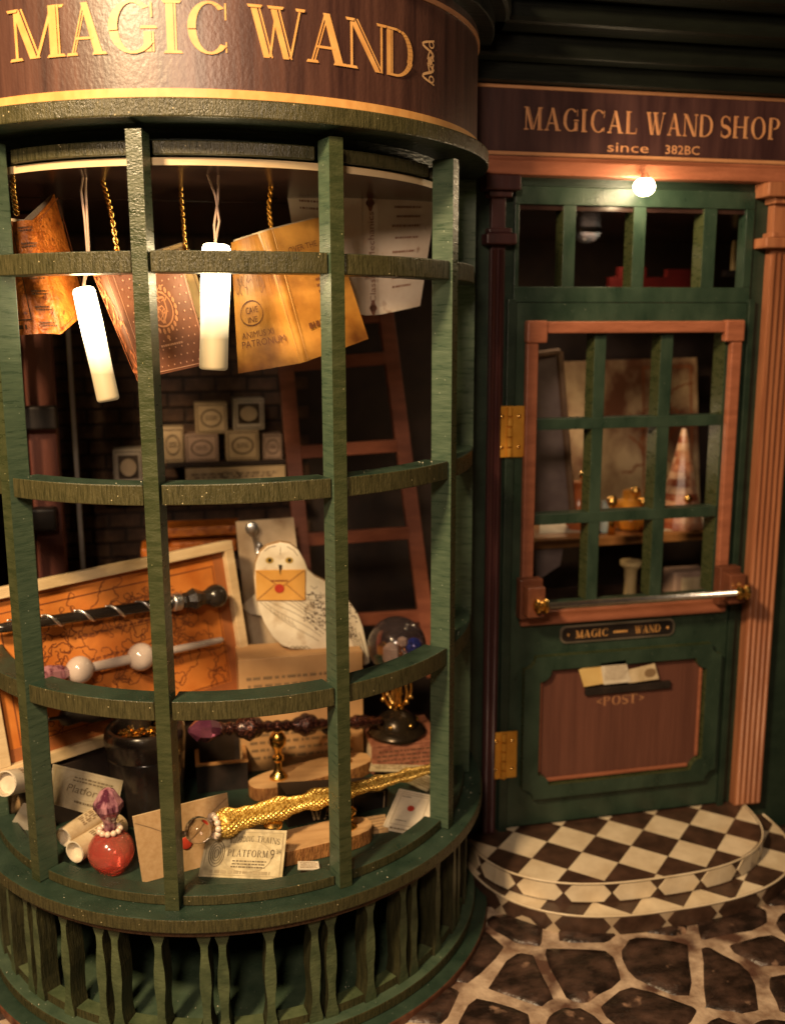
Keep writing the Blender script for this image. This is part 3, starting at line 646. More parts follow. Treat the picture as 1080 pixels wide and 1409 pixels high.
# scroll ornament after the lettering
m = MB(); oc = aat(590, 82)
f2 = lambda u, v, e=0: fc(oc+u*62, 3.325+v, e)
for s_ in (1, -1):
    pts = [(0.0+0.02*math.sin(t*2.2)*(1+t*0.25), s_*(0.008+t*0.018)) for t in [i*0.25 for i in range(14)]]
    for q in ribbon(pts, [0.010-0.0003*i for i in range(14)]): m.add([f2(*p) for p in q], [(0, 1, 2, 3)])
    ellring(m, f2, 0.012, s_*0.052, 0.014, 0.012, 0.005, 12, lift=0.001)
    pts = [(0.022-0.03*(i/6), s_*(0.004+0.03*math.sin(i/6*3.1))) for i in range(7)]
    for q in ribbon(pts, [0.006]*7): m.add([f2(p[0], p[1], 0.0015) for p in q], [(0, 1, 2, 3)])
disc(m, f2, 0.004, 0, 0.012, 0.010, lift=0.002)
obj('scroll_ornament', m, mat('pale_orange_print', (0.7, 0.42, 0.2), (0.8, 0.5, 0.25), rough=0.4), fas)
# balusters
pro = [(0.0, .0245), (0.05, .0245), (0.12, .0180), (0.20, .0135), (0.32, .0140), (0.48, .0200), (0.62, .0190), (0.78, .0120), (0.86, .0125), (0.94, .0235), (1.0, .0250)]
zb0_, zb1_ = 0.085, 0.4965
def baluster(a):
    m = MB(); t = Vector((math.cos(math.radians(a)), math.sin(math.radians(a)), 0)); n = len(pro)
    for r in (0.925, 0.995):
        for sg in (-1, 1):
            for q, h_ in pro: m.v.append(cyl(a, r, zb0_+(zb1_-zb0_)*q)+t*(sg*h_))
    I = lambda r, s_, i: (r*2+s_)*n+i
    for i in range(n-1):
        for f_, mi in (((I(1, 0, i), I(1, 1, i), I(1, 1, i+1), I(1, 0, i+1)), 0), ((I(0, 0, i), I(0, 0, i+1), I(0, 1, i+1), I(0, 1, i)), 0),
                       ((I(0, 0, i), I(1, 0, i), I(1, 0, i+1), I(0, 0, i+1)), 1), ((I(0, 1, i), I(0, 1, i+1), I(1, 1, i+1), I(1, 1, i)), 1)): m.f.append(f_); m.m.append(mi)
    m.f += [(I(0, 0, 0), I(0, 1, 0), I(1, 1, 0), I(1, 0, 0)), (I(0, 0, n-1), I(1, 0, n-1), I(1, 1, n-1), I(0, 1, n-1))]; m.m += [1, 1]
    return m
OLIVE = mat('olive_green_face', (0.045, 0.065, 0.03), (0.10, 0.125, 0.06), rough=0.4, scale=(10, 10, 14), bump=0.3, bscale=(50, 50, 90))
RBROWN = mat('scorched_side', (0.020, 0.020, 0.010), (0.045, 0.042, 0.018), rough=0.4, scale=(60, 60, 8), bump=0.5)
for k in range(-4, 5):
    s0 = -8.8+21.75*k
    for a in (s0-1.75, s0+1.75, s0+10.9):
        if -88 < a < 88: obj('baluster', baluster(a), [OLIVE, RBROWN], bay)
    if -88 < s0+2 and s0+19 < 88:
        m = MB(); m.ring(0.93, 0.985, 0.0855, 0.118, s0+3.4, s0+9.4, 5, 0, 1); m.ring(0.93, 0.985, 0.0855, 0.118, s0+12.4, s0+18.4, 5, 0, 1); obj('bottom_rail', m, [OLIVE, EDGE], bay)
m = MB(); m.slab(dpoly(1.03, 0.0), 0.042, 0.085, 0, 1); obj('plinth', m, [GREENH, EDGE], bay, bevel=0.005)
m = MB(); m.slab(dpoly(1.085, 0.0), 0.0, 0.0415, 0, 1); obj('plinth', m, [GREEN, mat('red_brown_edge', (0.10, 0.035, 0.02), (0.17, 0.07, 0.035), rough=0.45, scale=(40, 40, 8))], bay, bevel=0.008)
#@@CONTENTS
# ================================================================== helpers for flat things
def nrm(c): return (c[1]-c[0]).cross(c[3]-c[0]).normalized()
def facing(c):
    n = nrm(c); return n if n.dot(CAM-c[0]) > 0 else -n
def planar(c):
    c = [Vector(p) for p in c]; n = (c[1]-c[0]).cross(c[3]-c[0]).normalized(); d = c[2]-CAM
    if abs(d.dot(n)) > 0.15*d.length: c[2] = CAM+d*((c[0]-CAM).dot(n)/d.dot(n))
    else: c[2] = c[2]-n*(c[2]-c[0]).dot(n)
    return c
def sheet(mb, c, t, mi=0, mside=None):
    """c = BL, BR, TR, TL; front face on the corners, thickness t away from the viewer"""
    c = planar(c); n = facing(c); k = len(mb.v); mb.v += c+[p-n*t for p in c]
    mb.f += [(k, k+1, k+2, k+3), (k+7, k+6, k+5, k+4)]; mb.m += [mi, mi]
    for i in range(4): j = (i+1) % 4; mb.f.append((k+i, k+4+i, k+4+j, k+j)); mb.m.append(mi if mside is None else mside)
    return mb
def bil(c, lift=0.0012):
    c = planar(c); n = facing(c)
    return lambda u, v, e=0: (c[0]*(1-u)+c[1]*u)*(1-v)+(c[3]*(1-u)+c[2]*u)*v+n*(lift+e)
def bent(c, depth, n=8):
    """columns of a sheet bowed towards the viewer"""
    f = bil(c, 0.0); return lambda u, v, e=0: f(u, v, e+depth*math.sin(math.pi*u))
def grid_sheet(mb, f, nu=8, nv=4, mi=0, t=0.004):
    k = len(mb.v)
    for s_ in (0, -t):
        for j in range(nv+1):
            for i in range(nu+1): mb.v.append(f(i/nu, j/nv, s_))
    o = (nu+1)*(nv+1)
    for j in range(nv):
        for i in range(nu):
            a = k+j*(nu+1)+i; mb.f += [(a, a+1, a+nu+2, a+nu+1), (o+a, o+a+nu+1, o+a+nu+2, o+a+1)]; mb.m += [mi, mi]
    for i in range(nu):
        a = k+i; mb.f.append((a, a+o, a+o+1, a+1)); mb.m.append(mi); a = k+nv*(nu+1)+i; mb.f.append((a, a+1, a+o+1, a+o)); mb.m.append(mi)
    for j in range(nv):
        a = k+j*(nu+1); mb.f.append((a, a+nu+1, a+nu+1+o, a+o)); mb.m.append(mi); a += nu; mb.f.append((a, a+o, a+nu+1+o, a+nu+1)); mb.m.append(mi)
def px4(pts, ys):
    if not isinstance(ys, (list, tuple)): ys = [ys]*4
    return [uy(x, y, d) for (x, y), d in zip(pts, ys)]
FLOOR = 0.5785
def onfloor(x, y, z=FLOOR): return uz(x, y, z)
def stand(pts, z=FLOOR, back=0.0):
    """BL, BR on the display floor; TR, TL at the same depth plus back"""
    bl, br = onfloor(*pts[0], z), onfloor(*pts[1], z)
    return [bl, br, uy(*pts[2], br.y+back), uy(*pts[3], bl.y+back)]

# ================================================================== HANGING BOOKS
LEATHER = mat('orange_leather', (0.40, 0.10, 0.012), (0.60, 0.18, 0.025), rough=0.4, scale=(26, 26, 26), bump=0.6, lo=0.4, hi=0.6, wear=((0.20, 0.045, 0.010), 30, 0.62, 0.06))
CRESTB = mat('brown_cover', (0.13, 0.045, 0.022), (0.18, 0.065, 0.032), rough=0.45, scale=(12, 12, 12))
AMBER = mat('amber_cover', (0.42, 0.17, 0.03), (0.62, 0.30, 0.06), rough=0.38, scale=(7, 7, 7), wear=((0.10, 0.032, 0.010), 4.2, 0.47, 0.22), bump=0.15)
PINKP = mat('pale_pink_cover', (0.74, 0.60, 0.46), (0.84, 0.72, 0.58), rough=0.5, scale=(9, 9, 9), wear=((0.36, 0.20, 0.12), 14, 0.62, 0.1))
PAGES = mat('page_edges', (0.55, 0.44, 0.28), (0.72, 0.60, 0.42), rough=0.7, scale=(160, 160, 160))
GILT = mat('gilt_print', (0.62, 0.30, 0.08), (0.72, 0.40, 0.14), rough=0.4)
GILTS = mat('faint_gilt_print', (0.42, 0.18, 0.08), (0.48, 0.22, 0.11), rough=0.45)
def book(label, left, spine, right, matl, deco=None, fan=5, back=0.11, name='hanging_book', group='books hanging in the bay window'):
    top = (spine[3]+spine[2])/2
    t = thing(name, label, 'book', top, group)
    for c in (left, right):
        if c is None: continue
        m = MB(); grid_sheet(m, bent(c, 0.012), 8, 2, t=0.006); cv = obj('cover', m, matl, t)
    m = MB(); grid_sheet(m, bent(spine, 0.010), 5, 2, t=0.006); sp = obj('spine', m, matl, t, smooth='auto')
    back_v = Vector((0, back, 0)); pg = MB()
    sc_ = (spine[0]+spine[1])/2, (spine[3]+spine[2])/2
    for c, far in ((left, 0), (right, 1)):
        if c is None: continue
        fo = (c[0], c[3]) if far == 0 else (c[1], c[2])
        for q in range(fan):
            k = (q+0.6)/(fan+0.4); o = Vector((0, 0.014+0.006*q, 0))
            b0 = sc_[0]+o; t0_ = sc_[1]+o; b1 = fo[0]*(1-k*0.55)+(sc_[0]+back_v)*(k*0.55)+o; t1_ = fo[1]*(1-k*0.55)+(sc_[1]+back_v)*(k*0.55)+o
            up_ = (t0_-b0)*0.03
            sheet(pg, [b0+up_, b1+up_, t1_+up_*.5, t0_+up_*.5], 0.0035)
    obj('pages', pg, PAGES, t, kind='stuff')
    if deco: deco(t, left, spine, right)
    return t
def crest(k, f, cu, cv, s, mi=0):
    """a plain invented shield in a wreath"""
    ellring(k, f, cu, cv, 0.20*s, 0.17*s, 0.018*s, 26, mi); pts = [(-.10, .10), (.10, .10), (.10, -.02), (0, -.13), (-.10, -.02)]
    for i in range(5):
        a, b = pts[i], pts[(i+1) % 5]
        for q in ribbon([(cu+a[0]*s, cv+a[1]*s), (cu+b[0]*s, cv+b[1]*s)], [0.02*s]*2): k.add([f(u, v, 0) for u, v in q], [(0, 1, 2, 3)], mi)
    for i in range(22):
        a = i/22*6.283; disc(k, f, cu+0.24*s*math.cos(a), cv+0.205*s*math.sin(a), 0.022*s, 0.03*s, 6, mi)
    for i in range(16): squiggle(k, f, cu+rng.uniform(-.08, .08)*s, cv+rng.uniform(-.08, .1)*s, 0.05*s, 0.012*s, rng, 8, mi)
def deco1(t, L, S, R):
    k = MB(); f = bil(L, 0.0135); greek(k, f, 0.1, 0.95, 0.045, 0.085, 1, rng, 0.9)
    for i in range(40): squiggle(k, f, rng.uniform(.1, .85), rng.uniform(.18, .9), 0.05, 0.014, rng, 8)
    linebox(k, f, 0.03, 0.97, 0.12, 0.97, 0.012)
    f = bil(S, 0.0125)
    for v in (0.06, 0.2, 0.34, 0.48, 0.62, 0.76, 0.9): greek(k, f, 0.05, 0.95, v, v+0.05, 2, rng, 0.6)
    obj('print', k, INK, t)
    k = MB(); f = bil(R, 0.0135); linebox(k, f, 0.05, 0.95, 0.03, 0.97, 0.012); ellring(k, f, 0.5, 0.45, 0.12, 0.05, 0.015, 16); obj('print', k, mat('dull_copper_print', (0.3, 0.09, 0.03)), t)
book('orange tooled leather book hanging open at the far left of the window',
     px4([(-62, 470), (54, 459), (21, 305), (-74, 292)], [-0.50, -0.56, -0.52, -0.46]), px4([(54, 459), (84, 460), (46, 303), (21, 305)], [-0.56, -0.55, -0.51, -0.52]),
     px4([(84, 460), (119, 424), (75, 266), (46, 303)], [-0.55, -0.33, -0.30, -0.51]), LEATHER, deco1, fan=6, back=0.10)
def deco2(t, L, S, R):
    k = MB(); f = bil(R, 0.0135)
    for r in range(13):
        for c in range(10):
            u = 0.08+c*0.095+(0.047 if r % 2 else 0); v = 0.06+r*0.072
            if math.hypot((u-.5)/.27, (v-.55)/.24) > 1 and u < 0.97: disc(k, f, u, v, 0.010, 0.009, 6)
    linebox(k, f, 0.02, 0.98, 0.02, 0.98, 0.006); greek(k, f, 0.35, 0.68, 0.22, 0.25, 1, rng, 0.6, fill=1)
    obj('print', k, mat('rosy_print', (0.46, 0.24, 0.15)), t)
    k = MB(); crest(k, f, 0.5, 0.55, 0.95); disc(k, f, 0.1, 0.93, .03, .025, 8); disc(k, f, .5, .30, .025, .02, 7); obj('emblem', k, GILTS, t)
    k = MB(); f = bil(S, 0.0125); linebox(k, f, 0.1, 0.9, 0.03, 0.97, 0.03)
    for i in range(14): squiggle(k, f, 0.5, 0.06+i*0.066, 0.12, 0.03, rng, 8)
    obj('print', k, mat('copper_tooling', (0.4, 0.13, 0.05)), t)
book('brown dotted book with a gilt shield emblem, tilted beside the middle candle',
     None, px4([(188, 516), (203, 519), (149, 366), (127, 372)], [-0.50, -0.53, -0.53, -0.48]), px4([(203, 519), (290, 500), (246, 344), (149, 366)], [-0.53, -0.52, -0.50, -0.53]), CRESTB, deco2, fan=4, back=0.06)
def deco2b(t, L, S, R):
    k = MB(); f = bil(R, 0.0135); linebox(k, f, 0.08, 0.92, 0.05, 0.95, 0.02); obj('print', k, INKS, t)
book('cream covered book with a ruled border hanging just behind the brown dotted book',
     None, px4([(228, 440), (236, 440), (198, 352), (190, 352)], [-0.36]*4), px4([(236, 440), (292, 447), (257, 332), (198, 352)], [-0.36, -0.34, -0.34, -0.36]), mat('straw_cover', (0.46, 0.30, 0.13), (0.58, 0.40, 0.19), rough=0.6), deco2b, fan=3, back=0.05)
def deco3(t, L, S, R):
    k = MB(); f = bil(L, 0.0135); ellring(k, f, 0.36, 0.44, 0.24, 0.10, 0.012, 24)
    small(k, 'CAVE', f, 0.24, 0.44, 0.05, 0.5); small(k, 'INE', f, 0.26, 0.37, 0.045, 0.46)
    small(k, 'ANIMUS XI', f, 0.12, 0.255, 0.05, 0.72); small(k, 'PATRONUM', f, 0.10, 0.185, 0.055, 0.90)
    for i in range(18): squiggle(k, f, rng.uniform(.1, .85), rng.uniform(.6, .9), 0.05, 0.008, rng, 8)
    f = bil(R, 0.0135); small(k, 'OVER THE', f, 0.12, 0.80, 0.045, 0.62); greek(k, f, 0.42, 0.72, 0.40, 0.68, 6, rng, 0.45); greek(k, f, 0.1, 0.75, 0.22, 0.27, 1, rng, 0.9)
    obj('print', k, mat('umber_print', (0.15, 0.055, 0.02)), t)
    k = MB(); f = bil(S, 0.0125)
    for u in (0.08, 0.86): k.add([f(u, 0, 0), f(u+.06, 0, 0), f(u+.06, 1, 0), f(u, 1, 0)], [(0, 1, 2, 3)])
    obj('spine_line', k, GILT, t)
book('amber and brown mottled book hanging open and tilted to the right of the middle candle',
     px4([(328, 514), (412, 500), (358, 321), (318, 334)], [-0.46, -0.50, -0.50, -0.46]), px4([(412, 500), (425, 496), (376, 315), (358, 321)], [-0.50, -0.50, -0.50, -0.50]),
     px4([(425, 496), (507, 466), (452, 296), (376, 315)], [-0.50, -0.42, -0.42, -0.50]), AMBER, deco3, fan=3, back=0.05)
def deco4(t, L, S, R):
    k = MB(); c = S; f0 = bil(S, 0.0125)
    fr = lambda u, v, e=0: f0(1-v, u, e)
    small(k, 'Classical Mechanics', fr, 0.10, 0.30, 0.42, 0.86); ellring(k, f0, .5, .93, .28, .03, .1, 12); ellring(k, f0, .5, .06, .28, .03, .1, 12)
    f = bil(R, 0.0135)
    for v in (.88, .80, .72, .62, .50, .40, .28, .2): greek(k, f, 0.2+rng.random()*.1, 0.75, v, v+.035, 1, rng, 0.5)
    f = bil(L, 0.0135)
    for v in (.9, .84): greek(k, f, 0.15, 0.6, v, v+.035, 1, rng, 0.5)
    obj('print', k, mat('rusty_print', (0.28, 0.13, 0.08)), t)
book('pale pink mechanics textbook hanging open flat at the right of the window',
     px4([(420, 420), (504, 434), (497, 268), (394, 262)], [-0.16, -0.20, -0.20, -0.16]), px4([(504, 434), (522, 433), (519, 268), (497, 268)], [-0.20, -0.20, -0.20, -0.20]),
     px4([(522, 433), (578, 421), (601, 270), (519, 268)], [-0.20, -0.16, -0.16, -0.20]), PINKP, deco4, fan=3, back=0.04)

# cords and wires
def twist(label, pts, d, r, matl, name='twisted_cord', cat='cord', grp=None, turns=9):
    P = [uy(x, y, d) for x, y in pts]; seg = []
    for a, b in zip(P, P[1:]):
        for i in range(14): seg.append(a.lerp(b, i/14))
    seg.append(P[-1]); m = MB()
    for ph in (0, math.pi):
        m.tube([p+Vector((math.cos(i*turns*0.12+ph)*r, math.sin(i*turns*0.12+ph)*r, 0)) for i, p in enumerate(seg)], r*0.85, 6)
    o = obj(name, m, matl, smooth=True); tag(o, label, cat, grp); return o
CG = 'gold cords holding the hanging books'
twist('twisted brass cord above the orange leather book at the far left', [(17, 222), (19, 262), (24, 296)], -0.50, 0.006, GOLD, grp=CG)
twist('twisted brass cord slanting down beside the left mullion to the brown dotted book', [(137, 215), (142, 250), (153, 290), (162, 348)], -0.50, 0.0058, GOLD, grp=CG)
twist('twisted brass cord between the two middle mullions behind the brown dotted book', [(245, 215), (249, 258), (252, 300), (256, 345)], -0.36, 0.0055, GOLD, grp=CG)
twist('short dark brass cord above the amber mottled book', [(375, 240), (370, 285), (374, 320)], -0.47, 0.005, HBRASS, grp=CG)
twist('fine cord at the top right holding the pale pink textbook', [(508, 215), (508, 250), (509, 272)], -0.19, 0.003, CREAM, grp=CG)
m = MB(); p = uy(375, 259, -0.16); m.box(p.x-.02, p.x+.02, -.17, -.12, p.z-.015, 2.968); o = obj('cord_clip', m, KRAFT); tag(o, 'small tan clip on the ceiling above the amber book', 'clip')

# candles
def wax(name, top):
    m = bpy.data.materials.new(name); m.use_nodes = True; nt = m.node_tree; N = nt.nodes; L = nt.links; b = N['Principled BSDF']
    b.inputs['Base Color'].default_value = (0.50, 0.41, 0.25, 1); b.inputs['Roughness'].default_value = 0.45; b.inputs['Subsurface Weight'].default_value = 0.0
    tc = N.new('ShaderNodeTexCoord'); sp = N.new('ShaderNodeSeparateXYZ'); L.new(tc.outputs['Generated'], sp.inputs[0])
    r = N.new('ShaderNodeValToRGB'); e = r.color_ramp.elements; e[0].position = 0.0; e[0].color = (0.003, 0.003, 0.003, 1); e[1].position = 0.72; e[1].color = (1, 1, 1, 1)
    q = e.new(0.25); q.color = (0.008, 0.008, 0.008, 1); q = e.new(0.50); q.color = (0.12, .12, .12, 1)
    L.new(sp.outputs['Z'], r.inputs[0]); mu = N.new('ShaderNodeMath'); mu.operation = 'MULTIPLY'; mu.inputs[1].default_value = top; L.new(r.outputs[0], mu.inputs[0])
    b.inputs['Emission Color'].default_value = (1.0, 0.78, 0.42, 1); L.new(mu.outputs[0], b.inputs['Emission Strength']); return m
WAX = wax('glowing_wax', 24.0)
WIRE = mat('pinkish_wire', (0.5, 0.33, 0.25), (0.6, 0.42, 0.32), rough=0.4)
def candle(label, p0, p1, d0, d1, r, wires):
    t_, b_ = uy(*p0, d0), uy(*p1, d1); th = thing('hanging_candle', label, 'candle', t_, 'glowing candles hanging in the bay window')
    m = MB(); m.lathe([(0, r*0.82), (0.012, r*0.97), (0.03, r), (0.3, r*0.98), (0.7, r*1.02), (0.965, r*0.97), (0.99, r*0.88), (1, r*0.7)], b_, t_, 20); obj('wax', m, WAX, th, smooth=True)
    m = MB()
    for w_ in wires: m.tube([uy(x, y, d0) for x, y in w_], 0.0042, 6)
    obj('wire', m, WIRE, th, smooth=True)
candle('slanting glowing candle hanging in front of the orange book at the left', (115, 396), (150, 552), -0.56, -0.60, 0.037,
       [[(115, 396), (121, 350), (117, 300), (112, 262), (118, 225)], [(116, 396), (123, 345), (120, 290), (118, 258), (120, 224)], [(115, 392), (122, 372), (134, 352)]])
candle('upright glowing candle hanging between the brown and amber books', (298, 336), (294, 509), -0.70, -0.70, 0.047,
       [[(296, 336), (302, 305), (297, 270), (285, 238), (288, 222)], [(297, 336), (295, 310), (300, 275), (301, 240), (300, 222)], [(276, 235), (303, 233)]])

# ================================================================== MAP, WANDS
MAPC = mat('burnt_orange_parchment', (0.54, 0.15, 0.022), (0.70, 0.25, 0.05), rough=0.55, scale=(5, 5, 5), wear=((0.34, 0.10, 0.025), 4, 0.56, 0.22))
MAPI = mat('map_ink', (0.20, 0.055, 0.018), (0.26, 0.08, 0.025), rough=0.6)
BL = uy(0, 1072, -0.34); BR = uy(348, 957, 0.2); TL = uy(-25, 814, -0.22)
Mf, fw, fh = frame_of(BL, BR, TL)
fmap = thing('framed_map', 'orange parchment map in a cream wooden frame leaning at the left of the display', 'map', BL)
fb = 0.042
for c in ((0, fw, 0, fb), (0, fw, fh-fb, fh), (0, fb, fb, fh-fb), (fw-fb, fw, fb, fh-fb)):
    m = MB(); m.box(c[0], c[1], -0.03, 0.03, c[2], c[3], M=Mf); obj('frame_bar', m, CREAM, fmap, bevel=0.003)
m = MB(); m.box(fb, fw-fb, 0.005, 0.02, fb, fh-fb, M=Mf); sh_ = obj('map_sheet', m, MAPC, fmap)
f = onplane(Mf @ Matrix.Translation((0, 0.005, 0)), 0.0012); k = MB(); x0, x1, z0, z1 = fb, fw-fb, fb, fh-fb
linebox(k, f, x0+0.055, x1-0.055, z0+0.055, z1-0.055, 0.005); linebox(k, f, x0+0.012, x1-0.012, z0+0.012, z1-0.012, 0.004); rg = random.Random(5)
for i in range(110): squiggle(k, f, rg.uniform(x0+.1, x1-.12), rg.uniform(z0+.08, z1-.08), 0.05, 0.0045, rg, 30)
for i in range(5): ellring(k, f, x0+0.38*fw, z1-0.16, 0.008*(i+1), 0.006*(i+1), 0.003, 14)
for i in range(6): greek(k, f, x0+.1+rg.random()*.5, x0+.3+rg.random()*.5, z0+.1+i*.1, z0+.115+i*.1, 1, rg, .6)
linebox(k, f, x0+0.5*fw, x0+0.72*fw, z0+0.46*fh, z0+0.56*fh, 0.003)
obj('ink', k, MAPI, sh_)
k = MB(); k.box(x0, x1, 0.0025, 0.0048, z0, z0+0.05, M=Mf); k.box(x1-0.05, x1, 0.0025, 0.0048, z0+.05, z1, M=Mf); obj('dark_border', k, mat('dark_map_border', (0.30, 0.095, 0.03), (0.38, 0.13, 0.04), rough=0.6), fmap)
rz = BL.z-0.004
m = MB(); a_, b_ = Vector((BL.x, BL.y, 0)), Vector((BR.x, BR.y, 0)); d_ = (b_-a_).normalized(); n_ = Vector((-d_.y, d_.x, 0))
q = [a_+d_*0.12-n_*0.03, b_-n_*0.03-d_*0.03, b_+n_*0.16-d_*.03, a_+d_*0.12+n_*0.16]; m.slab([(p.x, p.y) for p in q], FLOOR, rz-0.005)
o = obj('display_block', m, BLACKM); tag(o, 'dark wooden block under the framed map on the display floor', 'block')
def onmap(x, y, lift):
    """the point where the ray of a photo pixel meets the map plane, lifted towards the viewer"""
    n = (Mf.to_3x3() @ Vector((0, -1, 0))).normalized(); d = ray(x, y); t = (BL+n*lift-CAM).dot(n)/d.dot(n); return CAM+d*t
# black wand with a silver spiral
a_, b_ = onmap(-10, 866, 0.05), onmap(312, 818, 0.07)
wnd = thing('black_wand', 'black wand with a silver spiral and round knob lying across the framed map', 'wand', b_)
L_ = (b_-a_).length; r0 = 0.024
m = MB(); m.lathe([(0, .014), (.05, .020), (.3, .022), (.55, .024), (.70, .026), (.735, .027)], a_, b_, 18); obj('shaft', m, BLACKG, wnd, smooth=True)
m = MB(); m.lathe([(.735, .027), (.74, .038), (.75, .039), (.757, .033), (.765, .039), (.775, .036), (.78, .028)], a_, b_, 20); obj('silver_collar', m, SILVER, wnd, smooth=True)
m = MB(); m.lathe([(.78, .026), (.79, .036), (.805, .034), (.835, .050), (.865, .036), (.885, .030), (.90, .036), (.905, .03)], a_, b_, 8); obj('grip', m, BLACKG, wnd)
c_ = a_.lerp(b_, 0.945); m = MB(); m.ball(c_, 0.052, 22); obj('knob', m, BLACKG, wnd, smooth=True)
ax = (b_-a_).normalized(); u_ = ax.orthogonal().normalized(); v_ = ax.cross(u_)
for s0 in (0.06, 0.19, 0.32, 0.45, 0.58):
    pts = []
    for i in range(15):
        tt = s0+i/14*0.085; a = i/14*math.pi*1.25+0.3; rr = 0.0255; pts.append(a_+ax*(L_*tt)+(u_*math.cos(a)+v_*math.sin(a))*rr)
    m = MB(); m.tube(pts, [0.003+0.0035*math.sin(math.pi*i/14) for i in range(15)], 6); obj('silver_twist', m, SILVER, wnd, smooth=True)
# milky wand
a_, b_ = onmap(52, 934, 0.06), onmap(307, 880, 0.04)
wm = thing('milky_wand', 'milky white glass wand with two round beads and a purple crystal end on the map', 'wand', a_)
MILK = mat('milky_glass', (0.50, 0.41, 0.36), (0.62, 0.52, 0.46), rough=0.12, coat=0.6)
m = MB(); m.lathe([(.12, .016), (.3, .020), (.5, .022), (.62, .017), (.9, .0155), (.985, .014), (1, .009)], a_, b_, 16); obj('shaft', m, MILK, wm, smooth=True)
for tt, rr in ((0.205, 0.055), (0.525, 0.058)):
    m = MB(); m.ball(a_.lerp(b_, tt), rr, 22); obj('bead', m, MILK, wm, smooth=True)
PURPLE = mat('purple_crystal', (0.13, 0.03, 0.06), (0.60, 0.28, 0.34), scale=(34, 34, 8), lo=.42, hi=.58, rough=0.04, trans=0.3, ior=1.6, coat=0.5)
m = MB(); m.lathe([(-.03, .01), (0, .036), (.05, .046), (.12, .034), (.15, .02)], a_, b_, 7); obj('crystal', m, PURPLE, wm)
# dark wand low on the map
a_, b_ = onmap(64, 990, 0.04), onmap(262, 966, 0.04)
wd_ = thing('dark_wand', 'thin dark carved wand lying low across the map behind the black pot', 'wand', a_)
m = MB(); m.lathe([(0, .006), (.08, .008), (.10, .03), (.14, .036), (.22, .026), (.30, .036), (.40, .030), (.45, .022), (.8, .016), (1, .01)], a_, b_, 12); obj('shaft', m, BLACKM, wd_, smooth=True)
m = MB(); m.ball(a_, 0.012, 10); obj('tip', m, SILVER, wd_, smooth=True)

# letter box, owl
bx0, bx1 = uy(331, 1000, 0.02).x, uy(500, 1000, 0.02).x; bzt = uy(400, 903, 0.02).z
lb = thing('letter_box', 'tan box front printed like an old letter, under the owl', 'box', ((bx0+bx1)/2, 0.1, FLOOR))
m = MB(); m.box(bx0, bx1, 0.02, 0.22, FLOOR, bzt); obj('box_body', m, mat('tan_letter_card', (0.50, 0.28, 0.12), (0.62, 0.37, 0.17), rough=0.6, scale=(5, 5, 5)), lb, bevel=0.003)
k = MB(); f = lambda u, v, e=0: Vector((u, 0.0185-e, v))
for v in (bzt-.10, bzt-.135, bzt-.20, bzt-.235, bzt-.36, bzt-.395, bzt-.43, bzt-.465): greek(k, f, bx0+.03, bx1-.04, v, v+.022, 1, rng, 0.6)
obj('print', k, INKS, lb); k = MB(); disc(k, f, bx0+.40, FLOOR+.17, .05, .035); obj('dark_notch', k, BLACKM, lb)
YO = 0.09
owl = thing('owl_figure', 'flat wooden snowy owl figure carrying an orange envelope with a red seal', 'owl figure', uy(430, 900, YO))
ol = [(386, 746), (399, 748), (411, 757), (419, 771), (424, 784), (434, 793), (448, 800), (460, 808), (472, 818), (484, 832), (493, 846), (499, 862), (503, 880), (507, 898), (509, 912), (500, 916), (490, 908), (478, 897), (455, 892), (440, 893), (420, 894), (402, 893), (388, 888), (375, 876), (364, 858), (356, 838), (352, 818), (350, 795), (352, 775), (358, 760), (368, 751)]
P_ = [uy(x, y, YO) for x, y in ol]; m = MB(); m.prism([(p.x, p.z) for p in P_], YO, YO+0.045, mi=0, mside=1)
obj('owl_body', m, [mat('white_plumage_print', (0.70, 0.61, 0.46), (0.84, 0.77, 0.62), rough=0.5, scale=(10, 10, 10), wear=((0.50, 0.38, 0.24), 12, 0.56, 0.2)), mat('pale_wood_edge', (0.42, 0.26, 0.13), (0.5, 0.33, 0.17), rough=0.6)], owl, bevel=0.004)
def fo(x, y, e=0): q = uy(x, y, YO-0.0015-e); return q
def pline(k, pts, w_):
    for q in ribbon(pts, [w_]*len(pts) if not isinstance(w_, list) else w_): k.add([fo(x, y) for x, y in q], [(0, 1, 2, 3)])
k = MB()
for j in range(9): pline(k, [(358+j*6+i*(9-j*.3), 828-j*2+i*(6.4-j*.55)+5*math.sin(i*.5+j)*0.7) for i in range(10)], 0.8)
for j in range(16): x_, y_ = 432+(j % 4)*13+(j//4)*7, 806+(j//4)*15+(j % 4)*9; pline(k, [(x_-5, y_), (x_, y_+4), (x_+5, y_+1)], 0.8)
for j in range(7): pline(k, [(372+j*5, 836+j*3), (374+j*5, 842+j*3), (378+j*5, 844+j*3)], 0.7)
for j in range(5): pline(k, [(470+j*6, 850+j*5), (480+j*5, 870+j*5), (488+j*4, 890+j*4), (492+j*3, 902+j*2)], 1.1)
pline(k, [(364, 758), (371, 753), (380, 751)], 1.0); pline(k, [(395, 752), (404, 757), (410, 765)], 1.0); pline(k, [(386, 752), (386, 764)], 0.8)
for i in range(4): pline(k, [(398+i*6, 893), (403+i*6, 889), (409+i*6, 893)], 1.3)
obj('feather_lines', k, mat('grey_ink', (0.24, 0.18, 0.11), (0.30, 0.24, 0.15)), owl)
k = MB(); rg = random.Random(3)
for i in range(190):
    x = rg.uniform(418, 492); y = rg.uniform(812, 862)+(x-418)*0.25
    if y > 806+(x-440)*0.55: k.add([fo(x-1.6*rg.random()-.4, y), fo(x, y-1.2), fo(x+1.6, y), fo(x, y+1.4)], [(0, 1, 2, 3)])
